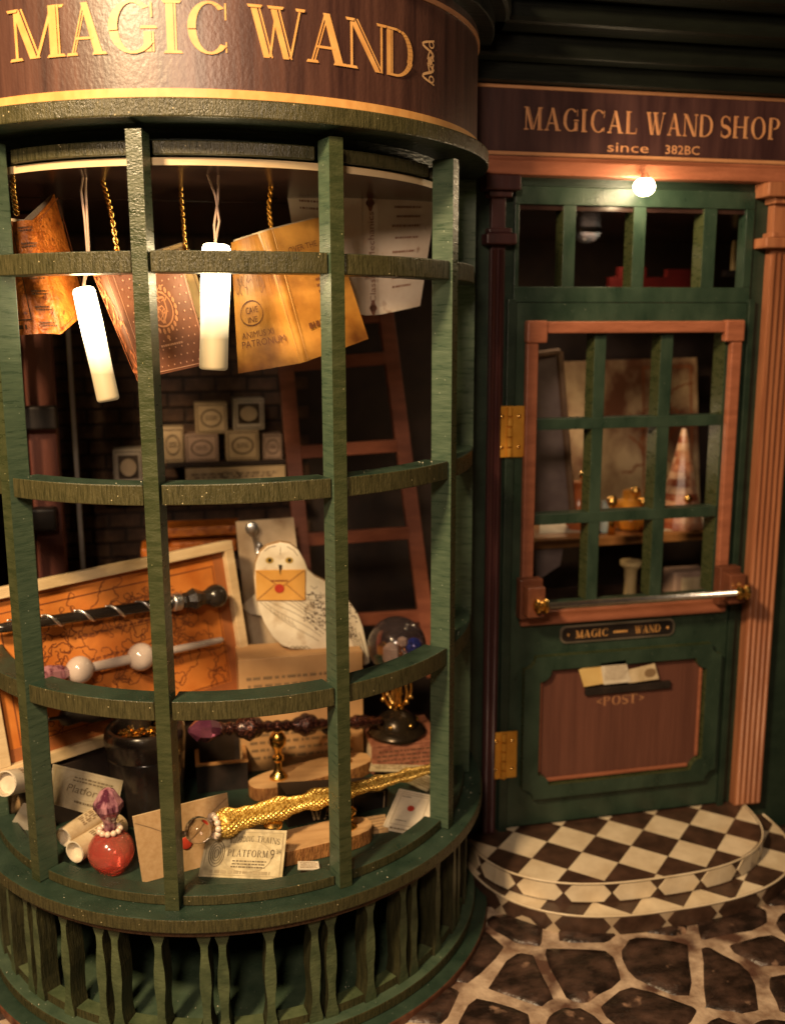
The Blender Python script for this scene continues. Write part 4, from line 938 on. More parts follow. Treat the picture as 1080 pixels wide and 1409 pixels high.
obj('speckles', k, INK, owl)
for ex in (371, 398):
    k = MB(); k.add([fo(ex+5.6*math.cos(i*.5236), 771+4.4*math.sin(i*.5236), .0005) for i in range(12)], [tuple(range(12))]); e_ = obj('eye', k, mat('amber_eye', (0.42, 0.28, 0.06)), owl)
    k = MB(); k.add([fo(ex+.4+2.6*math.cos(i*.5236), 771+2.6*math.sin(i*.5236), .001) for i in range(12)], [tuple(range(12))]); obj('pupil', k, BLACKM, e_)
k = MB(); k.add([fo(383, 777, .004), fo(388, 777, .004), fo(386, 792, .009)], [(0, 1, 2)]); obj('beak', k, BLACKM, owl)
ep = px4([(353, 826), (420, 826), (420, 784), (352, 785)], YO-0.008); m = MB(); sheet(m, ep, 0.006); env_ = obj('envelope', m, mat('orange_envelope', (0.66, 0.32, 0.06), (0.74, 0.40, 0.10), rough=0.6), owl)
k = MB(); f = bil(ep)
for a, b in (((0.02, .98), (.5, .42)), ((.98, .98), (.5, .42)), ((.02, .02), (.38, .52)), ((.98, .02), (.62, .52))):
    for q in ribbon([a, b], [.018]*2): k.add([f(u, v) for u, v in q], [(0, 1, 2, 3)])
greek(k, f, .28, .72, .62, .68, 1, rng, 1.0); obj('fold_line', k, MAPI, env_)
k = MB(); disc(k, f, .47, .40, .10, .15, 16, lift=.002); obj('seal', k, RED, env_)

# back right: ladder, key board
LADW = mat('ladder_wood', (0.17, 0.05, 0.026), (0.25, 0.08, 0.042), rough=0.5, scale=(5, 5, 20))
lad = thing('ladder', 'terracotta brown wooden ladder leaning behind the window display', 'ladder', uy(500, 930, 0.75))
def beam(mb, a, b, w_, d_=0.04):
    a, b = Vector(a), Vector(b); ax = (b-a).normalized(); y = Vector((0, 1, 0)); s_ = ax.cross(y).normalized(); k = len(mb.v)
    for p in (a, b):
        for i, j in ((-1, -1), (1, -1), (1, 1), (-1, 1)): mb.v.append(p+s_*(i*w_/2)+y*(j*d_/2))
    mb.f += [(k+3, k+2, k+1, k), (k+4, k+5, k+6, k+7)]+[(k+i, k+(i+1) % 4, k+4+(i+1) % 4, k+4+i) for i in range(4)]; mb.m += [0]*6
for a, b in (((386, 420), (430, 930)), ((529, 420), (596, 930))):
    m = MB(); beam(m, uy(*a, 0.85), uy(*b, 0.60), 0.075); obj('rail', m, LADW, lad, bevel=0.004)
for y, x0, x1, d in ((440, 399, 522, .84), (498, 404, 530, .81), (618, 414, 546, .75), (738, 424, 562, .69), (852, 434, 577, .64)):
    m = MB(); beam(m, uy(x0, y+4, d), uy(x1, y-5, d), 0.062, 0.03); obj('rung', m, LADW, lad, bevel=0.003)
kb = thing('key_board', 'beige board with a silver key and a folded note behind the owl', 'board', uy(370, 890, 0.42))
c = px4([(343, 912), (425, 900), (404, 712), (325, 718)], [.40, .42, .48, .46]); m = MB(); sheet(m, c, 0.02); obj('board', m, mat('beige_board', (0.40, 0.30, 0.19), (0.52, 0.40, 0.27), rough=0.6, wear=((0.25, 0.16, 0.09), 6, .55, .2)), kb)
k = MB(); p = uy(347, 727, .43); k.ball(p, .032, 14, sq=(1, .4, 1)); k.tube([p, uy(353, 750, .43), uy(357, 768, .43)], .012, 8); k.ball(uy(356, 752, .43), .022, 10, sq=(1, .5, 1)); obj('key', k, SILVER, kb, smooth=True)
k = MB(); sheet(k, px4([(345, 845), (385, 850), (372, 800), (330, 835)], .39), .004); obj('folded_note', k, PAPERW, kb)

# ================================================================== DISPLAY FLOOR THINGS
# black pot with gold pieces
pc_ = onfloor(206, 1118); rb = 0.158; pz = uy(206, 1003, pc_.y-0.05).z; ph_ = pz-FLOOR
pot = thing('black_pot', 'glossy black pot holding gold nuggets behind the red potion bottle', 'pot', (pc_.x, pc_.y, FLOOR))
m = MB(); m.lathe([(0, rb*.80), (.012, rb*.86), (ph_*.35, rb*.90), (ph_*.70, rb*.96), (ph_*.71, rb*.945), (ph_*.72, rb*.97), (ph_*.88, rb*1.01), (ph_*.96, rb*.98), (ph_*.995, rb*.92), (ph_*1.0, rb*.84), (ph_*.97, rb*.78), (ph_*.80, rb*.74), (ph_*.78, .01)], (pc_.x, pc_.y, FLOOR), None, 44); obj('pot_body', m, BLACKG, pot, smooth='auto')
m = MB(); rg = random.Random(9)
for i in range(70): a, r_ = rg.random()*6.28, rb*.68*math.sqrt(rg.random()); m.ball((pc_.x+r_*math.cos(a), pc_.y+r_*math.sin(a), FLOOR+ph_*.90+rg.random()*.03), rg.uniform(.009, .016), 6, sq=(1, .8, .7))
o = obj('gold_nuggets', m, GOLD, None); o['kind'] = 'stuff'; tag(o, 'heap of small gold nuggets inside the black pot', 'gold nuggets')
m = MB(); cc = Vector((pc_.x-.02, pc_.y+.05, FLOOR+ph_*.80)); m.lathe([(0, .04), (.10, .048), (.105, .044), (.06, .040), (.05, .005)], cc, None, 18); o = obj('small_black_cup', m, BLACKG, smooth='auto'); tag(o, 'small black cup standing inside the black pot', 'cup')
# red potion bottle
bc = onfloor(155, 1198); rb2 = 0.082
bot = thing('potion_bottle', 'round red glass potion bottle with a purple crystal stopper and a pearl collar', 'bottle', bc)
m = MB(); m.lathe([(0, .03), (.004, .045)]+[(rb2*.96-rb2*.96*math.cos(t*.1745), rb2*math.sin(t*.1745)) for t in range(4, 17)]+[(rb2*1.93, .026)], bc, None, 32)
obj('bottle_body', m, mat('red_glass', (1.0, 0.16, 0.13), (1.0, 0.34, 0.22), rough=0.02, trans=0.78, ior=1.3, coat=0.7, scale=(9, 9, 9)), bot, smooth=True)
m = MB(); zt = bc.z+rb2*1.93
for i in range(11): a = i/11*6.283; m.ball((bc.x+.036*math.cos(a), bc.y+.036*math.sin(a), zt+.002), .0115, 10)
obj('pearl_collar', m, mat('pearl', (0.66, 0.48, 0.36), (0.8, 0.64, 0.5), rough=0.2, coat=0.5), bot, smooth=True)
m = MB(); m.lathe([(.005, .020), (.03, .022), (.048, .030), (.085, .052), (.105, .052), (.150, .026), (.158, .012)], (bc.x, bc.y, zt), None, 8); obj('crystal_stopper', m, PURPLE, bot)
# envelope
c = stand([(197, 1215), (322, 1181), (313, 1091), (183, 1124)], back=0.03); t = thing('kraft_envelope', 'large kraft envelope with a red wax seal standing behind the second mullion from the left', 'envelope', c[0])
m = MB(); sheet(m, c, 0.008, 0, 1); ev = obj('envelope_body', m, [KRAFT, CREAM], t); f = bil(c); k = MB()
for a, b in (((0.01, .90), (.46, .46)), ((.99, .93), (.54, .46))):
    pts = [(a[0]+(b[0]-a[0])*i/6, a[1]+(b[1]-a[1])*i/6+.03*math.sin(i/6*math.pi)) for i in range(7)]
    for q in ribbon(pts, [.012]*7): k.add([f(u, v) for u, v in q], [(0, 1, 2, 3)])
obj('flap_line', k, INKS, ev); k = MB(); p = f(.50, .42); n3 = facing(c); k.lathe([(0, .022), (.7, .021), (1, .015)], p, p+n3*.007, 16); obj('wax_seal', k, RED, t, smooth='auto')
# tickets
def ticket(label, c, txt, name='ticket', matl=None, cat='ticket', small_t=True):
    t = thing(name, label, cat, c[0]); m = MB(); sheet(m, c, 0.004, 0, 1); b = obj('ticket_card', m, [matl or TICKET, PAPERW], t); f = bil(c); k = MB(); k2 = MB()
    linebox(k2, f, .03, .97, .05, .95, .012); txt(k, k2, f); obj('print', k, mat('grey_brown_print', (0.12, 0.09, 0.05)), b); obj('pattern', k2, mat('pale_print_pattern', (0.34, 0.27, 0.16)), b); return t
def tx1(k, k2, f):
    serif(k, 'PLATFORM', f, .30, .80, .44, .14, eps=.0001); small(k, '9', f, .82, .40, .22, .88); small(k, '3/4', f, .895, .52, .10, .955)
    ff = lambda u, v, e=0: f(u, v+.05*math.sin((u-.3)/.66*math.pi), e)
    serif(k, 'WIZARDING', ff, .30, .60, .70, .12, eps=.0001); serif(k, 'TRAINS', ff, .64, .93, .70, .12, eps=.0001)
    for i in range(4): ellring(k, f, .17, .48, .10-.022*i, .27-.06*i, .012, 20)
    greek(k, f, .36, .84, .20, .38, 3, rng, .45); greek(k2, f, .1, .9, .08, .16, 1, rng, .8); ellring(k2, f, .55, .45, .30, .33, .01)
ticket('old banknote style train ticket reading PLATFORM 9 standing in front of the gold wand stand', stand([(273, 1206), (388, 1211), (395, 1143), (287, 1139)], back=0.05), tx1)
c = px4([(66, 1104), (158, 1131), (170, 1074), (74, 1051)], [-.52, -.46, -.40, -.45])
def tx2(k, k2, f):
    small(k, 'Platform', f, .22, .42, .20, .78, shear=.2); greek(k, f, .3, .9, .68, .84, 2, rng, .45); greek(k, f, .35, .8, .16, .26, 1, rng, .5)
    for i in range(4): ellring(k2, f, .5, .5, .2+.05*i, .22+.06*i, .008)
ticket('grey platform ticket leaning against the left side of the black pot', c, tx2, matl=mat('grey_ticket_paper', (0.30, 0.25, 0.16), (0.50, 0.43, 0.30), rough=0.6, scale=(9, 9, 9)))
# scrolls
def scroll(label, p_end, p_far, z0, r, d0, d1, matl):
    a = uy(*p_end, d0); b = uy(*p_far, d1); t = thing('paper_scroll', label, 'scroll', a, 'rolled paper scrolls'); ax = (b-a).normalized(); u = ax.orthogonal().normalized(); v = ax.cross(u); m = MB()
    N2 = 26; L2 = (b-a).length
    for s_ in (0, L2):
        for i in range(N2+1): an = i/N2*6.283*1.15; rr = r*(1-.05*i/N2); m.v.append(a+ax*s_+u*(rr*math.cos(an))+v*(rr*math.sin(an)))
        for i in range(N2+1): an = i/N2*6.283*1.15; rr = r*(1-.05*i/N2)-.005; m.v.append(a+ax*s_+u*(rr*math.cos(an))+v*(rr*math.sin(an)))
    q = N2+1
    for i in range(N2): m.f += [(i, i+1, 2*q+i+1, 2*q+i), (q+i, 3*q+i, 3*q+i+1, q+i+1), (i, q+i, q+i+1, i+1), (2*q+i, 2*q+i+1, 3*q+i+1, 3*q+i)]; m.m += [0, 1, 1, 1]
    obj('roll', m, [matl, PAPERW], t, smooth='auto'); k = MB(); k.lathe([(0, r*.86), (1, r*.86)], a+ax*.03, a+ax*.036, 16); obj('inner_paper', k, PAPERW, t)
    k = MB(); w3 = lambda s_, an, e=0: a+ax*s_+(u*math.cos(an)+v*math.sin(an))*(r+.0015)
    side = (CAM-a).normalized(); best = max(range(36), key=lambda i: (u*math.cos(i*.1745)+v*math.sin(i*.1745)).dot(side+Vector((0, 0, .6)))); an0 = best*.1745
    for row in range(5):
        s_ = L2*.3
        while s_ < L2*.9: l = rng.uniform(.008, .03); an = an0-.5+row*.22; k.add([w3(s_, an), w3(s_+l, an), w3(s_+l, an+.08), w3(s_, an+.08)], [(0, 1, 2, 3)]); s_ += l+.008
    obj('print', k, INKS, t)
scroll('rolled tan letter lying at the back of the pair left of the red bottle', (88, 1152), (150, 1112), 0, .036, -.60, -.42, PAPER)
scroll('rolled cream letter with an open white end nearest the red bottle', (103, 1172), (165, 1134), 0, .041, -.645, -.46, PAPER)
scroll('paper scroll with a round open end at the far left edge of the window', (7, 1078), (46, 1070), 0, .048, -.45, -.30, PAPERW)
c = [onfloor(12, 1140), onfloor(62, 1144), uy(60, 1108, -.36), uy(32, 1106, -.36)]; m = MB(); sheet(m, c, .004); o = obj('folded_paper', m, PAPERW); tag(o, 'folded white paper lying behind the leftmost mullion foot', 'paper')
m = MB(); p = onfloor(22, 1120); m.tube([p+Vector((-.03, 0, .036)), p+Vector((.06, .06, .036))], .036, 14); o = obj('cork_roll', m, KRAFT, smooth='auto'); tag(o, 'short tan roll under the leftmost paper scroll', 'roll')
# open box
t = thing('wooden_box', 'small open wooden box with a light rim in the shade right of the black pot', 'box', onfloor(300, 1075)); c0 = onfloor(272, 1092); x0, y0 = c0.x, c0.y
m = MB(); W3, D3, H3 = .21, .26, .12
m.box(x0, x0+W3, y0, y0+.012, FLOOR, FLOOR+H3); m.box(x0, x0+W3, y0+D3-.012, y0+D3, FLOOR, FLOOR+H3); m.box(x0, x0+.012, y0+.0125, y0+D3-.0125, FLOOR, FLOOR+H3); m.box(x0+W3-.012, x0+W3, y0+.0125, y0+D3-.0125, FLOOR, FLOOR+H3); m.box(x0+.0125, x0+W3-.0125, y0+.0125, y0+D3-.0125, FLOOR, FLOOR+.01)
obj('box_body', m, BLACKM, t); m = MB(); z3 = FLOOR+H3
m.box(x0-.003, x0+W3+.003, y0-.003, y0+.014, z3, z3+.008); m.box(x0-.003, x0+.014, y0+.0145, y0+D3, z3, z3+.008); m.box(x0+W3-.014, x0+W3+.003, y0+.0145, y0+D3, z3, z3+.008); obj('box_rim', m, mat('honey_wood', (0.40, 0.20, 0.07), (0.52, 0.28, 0.11), rough=0.5), t)
# wand stands and wands
BARK = mat('bark_side', (0.22, 0.085, 0.025), (0.44, 0.20, 0.06), rough=0.6, scale=(60, 60, 14), bump=0.9)
SLICE = mat('log_slice_top', (0.46, 0.27, 0.12), (0.60, 0.38, 0.18), rough=0.5, scale=(5, 30, 5), wear=((0.32, 0.16, 0.06), 6, .6, .15))
def wstand(label, c, ln, wd3, rot, posts, ztop, name='wand_stand'):
    t = thing(name, label, 'wand stand', (c[0], c[1], FLOOR), 'log slice wand stands'); a = math.radians(rot); rg = random.Random(int(c[0]*1000)+5)
    pts = []
    for i in range(36):
        q = i/36*6.283; x = math.copysign(abs(math.cos(q))**.55, math.cos(q))*ln/2; y = math.copysign(abs(math.sin(q))**.8, math.sin(q))*wd3/2; s3 = 1+rg.uniform(-.015, .015); x *= s3; y *= s3
        pts.append((c[0]+x*math.cos(a)-y*math.sin(a), c[1]+x*math.sin(a)+y*math.cos(a)))
    m = MB(); m.slab(pts, FLOOR, FLOOR+.058, 0, 1); obj('log_slice', m, [SLICE, BARK], t, bevel=.003)
    for u in posts:
        px_, py_ = c[0]+u*ln/2*math.cos(a), c[1]+u*ln/2*math.sin(a); zz = FLOOR+.0585; H4 = ztop(u)-zz
        m = MB(); m.lathe([(0, .038), (H4*.04, .038), (H4*.10, .026), (H4*.22, .014), (H4*.34, .013), (H4*.40, .024), (H4*.46, .024), (H4*.5, .014), (H4*.62, .018), (H4*.72, .034), (H4*.84, .036), (H4*.94, .026), (H4*.985, .018)], (px_, py_, zz), None, 18)
        obj('brass_post', m, GOLD, t, smooth='auto')
    return t
# copper purple wand
SA = onfloor(384, 1070, FLOOR+.058); PA0 = uy(266, 1005, SA.y-.13); PA1 = uy(523, 992, SA.y+.12)
def along(P0, P1, x): return P0.lerp(P1, (x-P0.x)/(P1.x-P0.x))
dA = (PA1-PA0); rotA = math.degrees(math.atan2(dA.y, dA.x)); cA = Vector((SA.x+.15*math.cos(math.radians(rotA)), SA.y+.15*math.sin(math.radians(rotA)), 0))
wstand('log slice stand with brass posts under the copper wand, further back in the display', cA, .56, .17, rotA, (-.54, .54), lambda u: along(PA0, PA1, cA.x+u*.28*math.cos(math.radians(rotA))).z-.030)
t = thing('copper_wand', 'dark copper glitter wand with a purple crystal end resting on the rear brass posts', 'wand', PA0)
COPPER = mat('copper_glitter', (0.022, 0.007, 0.008), (0.30, 0.10, 0.06), rough=0.16, metal=0.5, coat=0.5, scale=(150, 150, 150), lo=.5, hi=.7, bump=0.5, bscale=(160, 160, 160))
prof = []
for i in range(61):
    q = .12+.88*i/60; r_ = .026+.030*max(0, math.cos((q-.28)*2*math.pi/.30))**1.3*(1 if q < .75 else .5)+.004*math.sin(i*1.9); prof.append((q, r_*(1-.25*q)))
m = MB(); m.lathe(prof+[(1.005, .006)], PA0, PA1, 16); obj('shaft', m, COPPER, t, smooth=True)
m = MB(); m.lathe([(-.02, .012), (.02, .044), (.07, .050), (.12, .030), (.14, .018)], PA0, PA1, 7); obj('crystal', m, mat('dark_purple_crystal', (0.12, 0.03, 0.07), (0.26, 0.08, 0.14), rough=0.08, trans=0.4, ior=1.6, coat=.5), t)
# gold wand
SB = onfloor(380, 1160, FLOOR+.058); GA = uy(281, 1140, SB.y-.09); GB = uy(603, 1055, SB.y+.30)
dG = GB-GA; rotB = math.degrees(math.atan2(dG.y, dG.x))*.55; cB = Vector((SB.x+.13*math.cos(math.radians(rotB)), SB.y+.13*math.sin(math.radians(rotB)), 0))
wstand('log slice stand with brass posts under the gold wand at the front of the display', cB, .50, .155, rotB, (-.56, .60), lambda u: along(GA, GB, cB.x+u*.25*math.cos(math.radians(rotB))).z-.030)
t = thing('gold_wand', 'glittering gold beaded wand with a clear glass ball at its left end', 'wand', GA)
GLIT = mat('gold_bead_mesh', (0.50, 0.25, 0.03), (1.0, 0.70, 0.18), rough=0.35, metal=0.55, scale=(90, 90, 90), lo=.42, hi=.56)
m = MB(); LG = dG.length; axg = dG.normalized(); ug = axg.orthogonal().normalized(); vg = axg.cross(ug)
def rG(q): return .034+.018*math.exp(-((q-.09)/.04)**2)+.013*math.exp(-((q-.26)/.05)**2)+.007*math.exp(-((q-.45)/.05)**2)-.016*q+.0035*math.sin(q*46)+.002*math.sin(q*91)
prof = [(q/40, rG(q/40)) for q in range(2, 41)]+[(1.005, .008)]; m.lathe(prof, GA, GB, 18); sh2 = obj('shaft', m, GLIT, t, smooth=True)
bead = MB(); rows = 96
for j in range(rows):
    q = .05+.94*j/rows; r_ = rG(q)
    for i in range(18):
        an = 6.283*(i+.5*(j % 2))/18+q*4; c3 = GA+axg*(LG*q)+(ug*math.cos(an)+vg*math.sin(an))*r_; 
        nn = (ug*math.cos(an)+vg*math.sin(an)); tt_ = axg.cross(nn); s5 = .0052; kk = len(bead.v)
        bead.v += [c3+nn*.0045, c3+axg*s5, c3+tt_*s5, c3-axg*s5, c3-tt_*s5]; bead.f += [(kk, kk+1, kk+2), (kk, kk+2, kk+3), (kk, kk+3, kk+4), (kk, kk+4, kk+1)]; bead.m += [0]*4
obj('beading', bead, GLIT, sh2, kind='stuff')
GLASS = mat('clear_glass', (0.92, 0.88, 0.84), (0.96, 0.93, 0.9), rough=0.0, trans=1.0, ior=1.5)
m = MB(); m.ball(GA-axg*.022, .047, 24); obj('glass_ball', m, GLASS, t, smooth=True)
m = MB()
for i in range(11): an = i/11*6.283; m.ball(GA+axg*.038+(ug*math.cos(an)+vg*math.sin(an))*.036, .0125, 8)
m.ball(GA-axg*.078, .012, 8); obj('pearl_collar', m, MATS['pearl'], t, smooth=True)
# dark wand box
c = stand([(397, 1142), (531, 1131), (533, 1086), (394, 1094)], z=uy(397, 1142, -.48).z); 
c = px4([(397, 1143), (531, 1131), (534, 1085), (394, 1094)], [-.50, -.42, -.42, -.50]); zc = c[0].z
t = thing('wand_box', 'dark narrow box lettered MAGIC WAND behind the gold wand', 'box', c[0]); m = MB(); sheet(m, c, .12); b = obj('box_body', m, mat('near_black_card', (0.012, 0.009, 0.008), (0.022, 0.016, 0.013), rough=.4), t, bevel=.003)
f = bil(c); k = MB(); serif(k, 'MAGIC', f, .32, .52, .62, .20, eps=.0001); serif(k, 'WAND', f, .22, .64, .24, .32, eps=.0001); linebox(k, f, .64, .97, .06, .94, .01)
obj('lettering', k, mat('worn_cream_print', (0.40, 0.28, 0.16)), b)
m = MB(); q = [(p.x, p.y) for p in (c[0], c[1])]; n3 = -facing(c); n3.z = 0; n3.normalize(); q = [(c[0].x, c[0].y), (c[1].x, c[1].y), (c[1].x+n3.x*.12, c[1].y+n3.y*.12), (c[0].x+n3.x*.12, c[0].y+n3.y*.12)]; m.slab(q, FLOOR, min(c[0].z, c[1].z)-.003)
o = obj('box_stack', m, BLACKM); tag(o, 'plain black box lying under the dark lettered wand box', 'box')
# cards, notes on the right
c = [onfloor(525, 1141), onfloor(584, 1152), uy(603, 1096, -.44), uy(549, 1085, -.42)]
def tx3(k, k2, f): greek(k, f, .12, .9, .05, .10, 1, rng, .7); linebox(k2, f, .12, .82, .16, .9, .012); greek(k, f, .15, .4, .82, .86, 1, rng, .6); greek(k, f, .2, .5, .25, .29, 1, rng, .6)
t = ticket('small cream card with a red round seal at the right end of the display floor', c, tx3, name='seal_card', matl=PAPERW, cat='card'); f = bil(c); k = MB(); disc(k, f, .47, .58, .085, .07, 16, lift=.001); obj('seal', k, RED, t)
def note(label, pts, ys, matl=TICKET, t_=.004):
    c = px4(pts, ys); t = thing('paper_note', label, 'note', c[0], 'loose notes in the display'); m = MB(); sheet(m, c, t_); b = obj('note_sheet', m, matl, t); k = MB(); greek(k, bil(c), .08, .94, .1, .9, 5, rng, .4); obj('print', k, INKS, b); return t
note('brown printed note tucked behind the red sealed card at the right', [(552, 1072), (598, 1094), (600, 1070), (566, 1060)], [-.33, -.33, -.22, -.24])
note('green grey note lying under the book right of the rear stand', [(508, 1060), (600, 1062), (598, 1044), (512, 1043)], [-.20, -.20, -.06, -.06])
note('tan printed slip under the end of the front log slice', [(500, 1150), (535, 1144), (530, 1120), (500, 1125)], [-.62, -.62, -.5, -.5], KRAFT)
note('white slip peeping out under the front log slice', [(410, 1196), (440, 1196), (438, 1185), (410, 1185)], [-.845, -.845, -.80, -.80], PAPERW)
# books under the globe
gx = uy(548, 1020, -.05); zbk = uy(548, 1022, -.12).z
t = thing('closed_book', 'thick closed brown book lying under the snow globe stand', 'book', (gx.x, gx.y, FLOOR)); x0, x1 = uy(511, 1035, -.12).x, uy(606, 1035, -.12).x
m = MB(); m.box(x0, x1, -.13, .16, zbk-.012, zbk); m.box(x0, x1, -.13, .16, FLOOR+.001, FLOOR+.012); m.box(x0, x1, -.13, -.118, FLOOR+.0125, zbk-.0125); obj('cover', m, mat('red_brown_book', (0.18, 0.06, 0.035), (0.34, 0.14, 0.08), rough=.5, scale=(30, 8, 40)), t, bevel=.003)
m = MB(); m.box(x0+.008, x1-.008, -.117, .15, FLOOR+.0125, zbk-.0125); obj('pages', m, PAGES, t)
k = MB(); f = lambda u, v, e=0: Vector((u, -.1315-e, v))
for i in range(5): greek(k, f, x0+.02, x1-.02, FLOOR+.015+i*.02, FLOOR+.028+i*.02, 1, rng, .5)
obj('print', k, INK, t)
# snow globe
gc = uy(546, 888, -.02); gr = .128
t = thing('crystal_globe', 'glass globe with a blue stone and gold pieces on an ornate black stand', 'globe', (gc.x, gc.y, zbk))
m = MB(); m.ball(gc, gr, 40); obj('glass_sphere', m, mat('globe_glass', (0.62, 0.45, 0.5), (0.8, 0.65, 0.68), rough=0.02, trans=.97, ior=1.3, coat=.6), t, smooth=True)
m = MB(); rg = random.Random(4)
for i in range(14): m.ball(gc+Vector((rg.uniform(-.06, .06), rg.uniform(-.05, .05), rg.uniform(-.09, .0))), rg.uniform(.014, .03), 7, sq=(1, .8, 1.2))
obj('gold_filling', m, GOLD, t); m = MB(); m.ball(gc+Vector((.055, -.04, .005)), .034, 14); obj('blue_stone', m, mat('blue_stone', (0.01, 0.04, 0.35), (0.03, 0.1, 0.6), rough=.1, coat=.5), t, smooth=True)
m = MB(); m.ball(gc+Vector((-.03, -.03, -.02)), .036, 7, sq=(1, 1, 1.3)); m.ball(gc+Vector((.01, -.05, .03)), .022, 6); obj('white_quartz', m, PAPERW, t)
m = MB(); m.ball(gc+Vector((-.055, .0, -.05)), .03, 7); obj('green_stone', m, mat('green_stone', (0.02, 0.12, 0.05)), t)
zc1 = gc.z-gr+.02; H5 = zc1-zbk
m = MB(); m.lathe([(0, .125), (H5*.05, .128), (H5*.10, .118), (H5*.14, .095), (H5*.24, .085), (H5*.30, .06), (H5*.38, .028)], (gc.x, gc.y, zbk+.001), None, 36); obj('stand_base', m, mat('black_bronze', (0.02, 0.014, 0.01), (0.05, 0.035, 0.02), rough=.25, metal=.6), t, smooth='auto')
m = MB(); m.lathe([(H5*.38, .026), (H5*.55, .018), (H5*.85, .03), (H5, .06)], (gc.x, gc.y, zbk+.001), None, 20)
for i in range(6):
    a = i/6*6.283; d3 = Vector((math.cos(a), math.sin(a), 0)); P3 = Vector((gc.x, gc.y, zbk))
    m.tube([P3+d3*(.03+.035*math.sin(q/10*math.pi))+Vector((0, 0, H5*(.42+.55*q/10))) for q in range(11)], .007, 6)
    m.ball(P3+d3*.062+Vector((0, 0, H5*.55)), .013, 8); m.ball(P3+d3*.088+Vector((0, 0, H5*.2)), .012, 8)
obj('gilt_filigree', m, GOLD, t, smooth=True)

m = MB(); rg = random.Random(21)
for i in range(260):
    a = rg.uniform(-75, 80); r_ = rg.choice((rg.uniform(.98, 1.04), rg.uniform(.55, .9))); zz = FLOOR if rg.random() < .6 else .0855
    if zz < .1: r_ = rg.uniform(.80, 1.02)
    if rg.random() < .25 and zz > .1: zz = 1.3145 if rg.random() < .5 else 2.0175; r_ = rg.uniform(.91, .99)
    p = cyl(a, r_, zz); q = rg.uniform(.0012, .0034); m.v += [p+Vector((q*rg.uniform(-1, 1), q*rg.uniform(-1, 1), 0)) for _ in range(3)]+[p+Vector((0, 0, q))]; k_ = len(m.v)-4; m.f += [(k_, k_+1, k_+3), (k_+1, k_+2, k_+3), (k_+2, k_, k_+3)]; m.m += [0]*3
o = obj('dust_specks', m, mat('dust', (.6, .55, .42), (.7, .65, .5), rough=.8)); o['kind'] = 'stuff'; tag(o, 'pale dust and sawdust specks lying on the sill, rails and plinth', 'dust')

# ================================================================== BACK OF THE ROOM
sh = thing('back_shelf', 'dark wooden wall shelf behind the window holding little boxes', 'shelf', uy(270, 668, 1.4)); z1 = uy(300, 634, 1.2).z; z2 = uy(300, 664, 1.2).z
xl, xr = uy(228, 600, 1.2).x, uy(395, 600, 1.2).x; xl0 = uy(120, 600, 1.2).x
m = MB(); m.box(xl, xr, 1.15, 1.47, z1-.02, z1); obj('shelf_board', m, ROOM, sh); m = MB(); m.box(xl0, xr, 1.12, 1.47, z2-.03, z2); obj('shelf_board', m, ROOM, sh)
for lb_, x0, x1, y0, y1, dk, kd in (('square tan box with a round star mark, upper left of the top pair', 270, 312, 554, 597, 0, 0), ('square grey box with a dark framed oval, upper right of the top pair', 322, 363, 548, 592, 0, 1),
        ('pinkish box below the star marked box', 256, 300, 597, 632, 1, 2), ('pale box with an oval label below the dark framed box', 312, 356, 592, 633, 1, 0), ('narrow pink box at the right end of the lower row', 363, 388, 597, 633, 1, 2),
        ('tilted box with a yellow oval label at the left end of the lower row', 224, 252, 588, 633, 1, 0), ('lone box with a yellow oval on the lower left of the shelf', 158, 196, 618, 664, 2, 1)):
    dd = 1.18; a = uy(x0, y1, dd); b = uy(x1, y0, dd); zb = {1: z1+.001, 2: z2+.001}.get(dk, a.z)
    t = thing('label_box', lb_, 'box', a, 'small labelled boxes on the back shelf'); m = MB(); m.box(a.x, b.x, dd, dd+.13, zb, b.z)
    body = obj('box_body', m, [mat('tan_box', (0.38, 0.27, 0.15), (0.50, 0.37, 0.23), rough=.6), mat('grey_box', (0.38, 0.32, 0.24), (0.48, 0.40, 0.31), rough=.6), mat('pink_box', (0.30, 0.20, 0.15), (0.40, 0.27, 0.21), rough=.6)][kd], t, bevel=.003)
    f = lambda u, v, e=0: Vector((a.x+(b.x-a.x)*u, dd-.002-e, zb+(b.z-zb)*v)); k = MB(); linebox(k, f, .05, .95, .05, .95, .03)
    if kd == 1: k.add([f(.15, .2, 0), f(.85, .2, 0), f(.85, .85, 0), f(.15, .85, 0)], [(0, 1, 2, 3)])
    ellring(k, f, .5, .5, .34, .30, .05); greek(k, f, .3, .7, .42, .6, 2, rng, .5); obj('print', k, mat('box_print', (0.06, 0.035, 0.02)), body)
    if kd == 1: k = MB(); disc(k, f, .5, .52, .28, .24, 18, lift=.002); obj('oval_label', k, MATS['tan_box'], body)
c = (uy(256, 662, 1.16), uy(392, 636, 1.16)); t = thing('flat_case', 'long flat tan case lying below the row of little boxes', 'case', c[0]); m = MB(); m.box(c[0].x, c[1].x, 1.16, 1.36, z2+.001, z1-.03); b = obj('case_body', m, MATS['tan_box'], t); k = MB(); f = lambda u, v, e=0: Vector((c[0].x+(c[1].x-c[0].x)*u, 1.158, z2+(z1-.03-z2)*v)); ellring(k, f, .45, .5, .1, .3, .02); greek(k, f, .05, .95, .3, .7, 2, rng, .5); obj('print', k, MATS['box_print'], b)
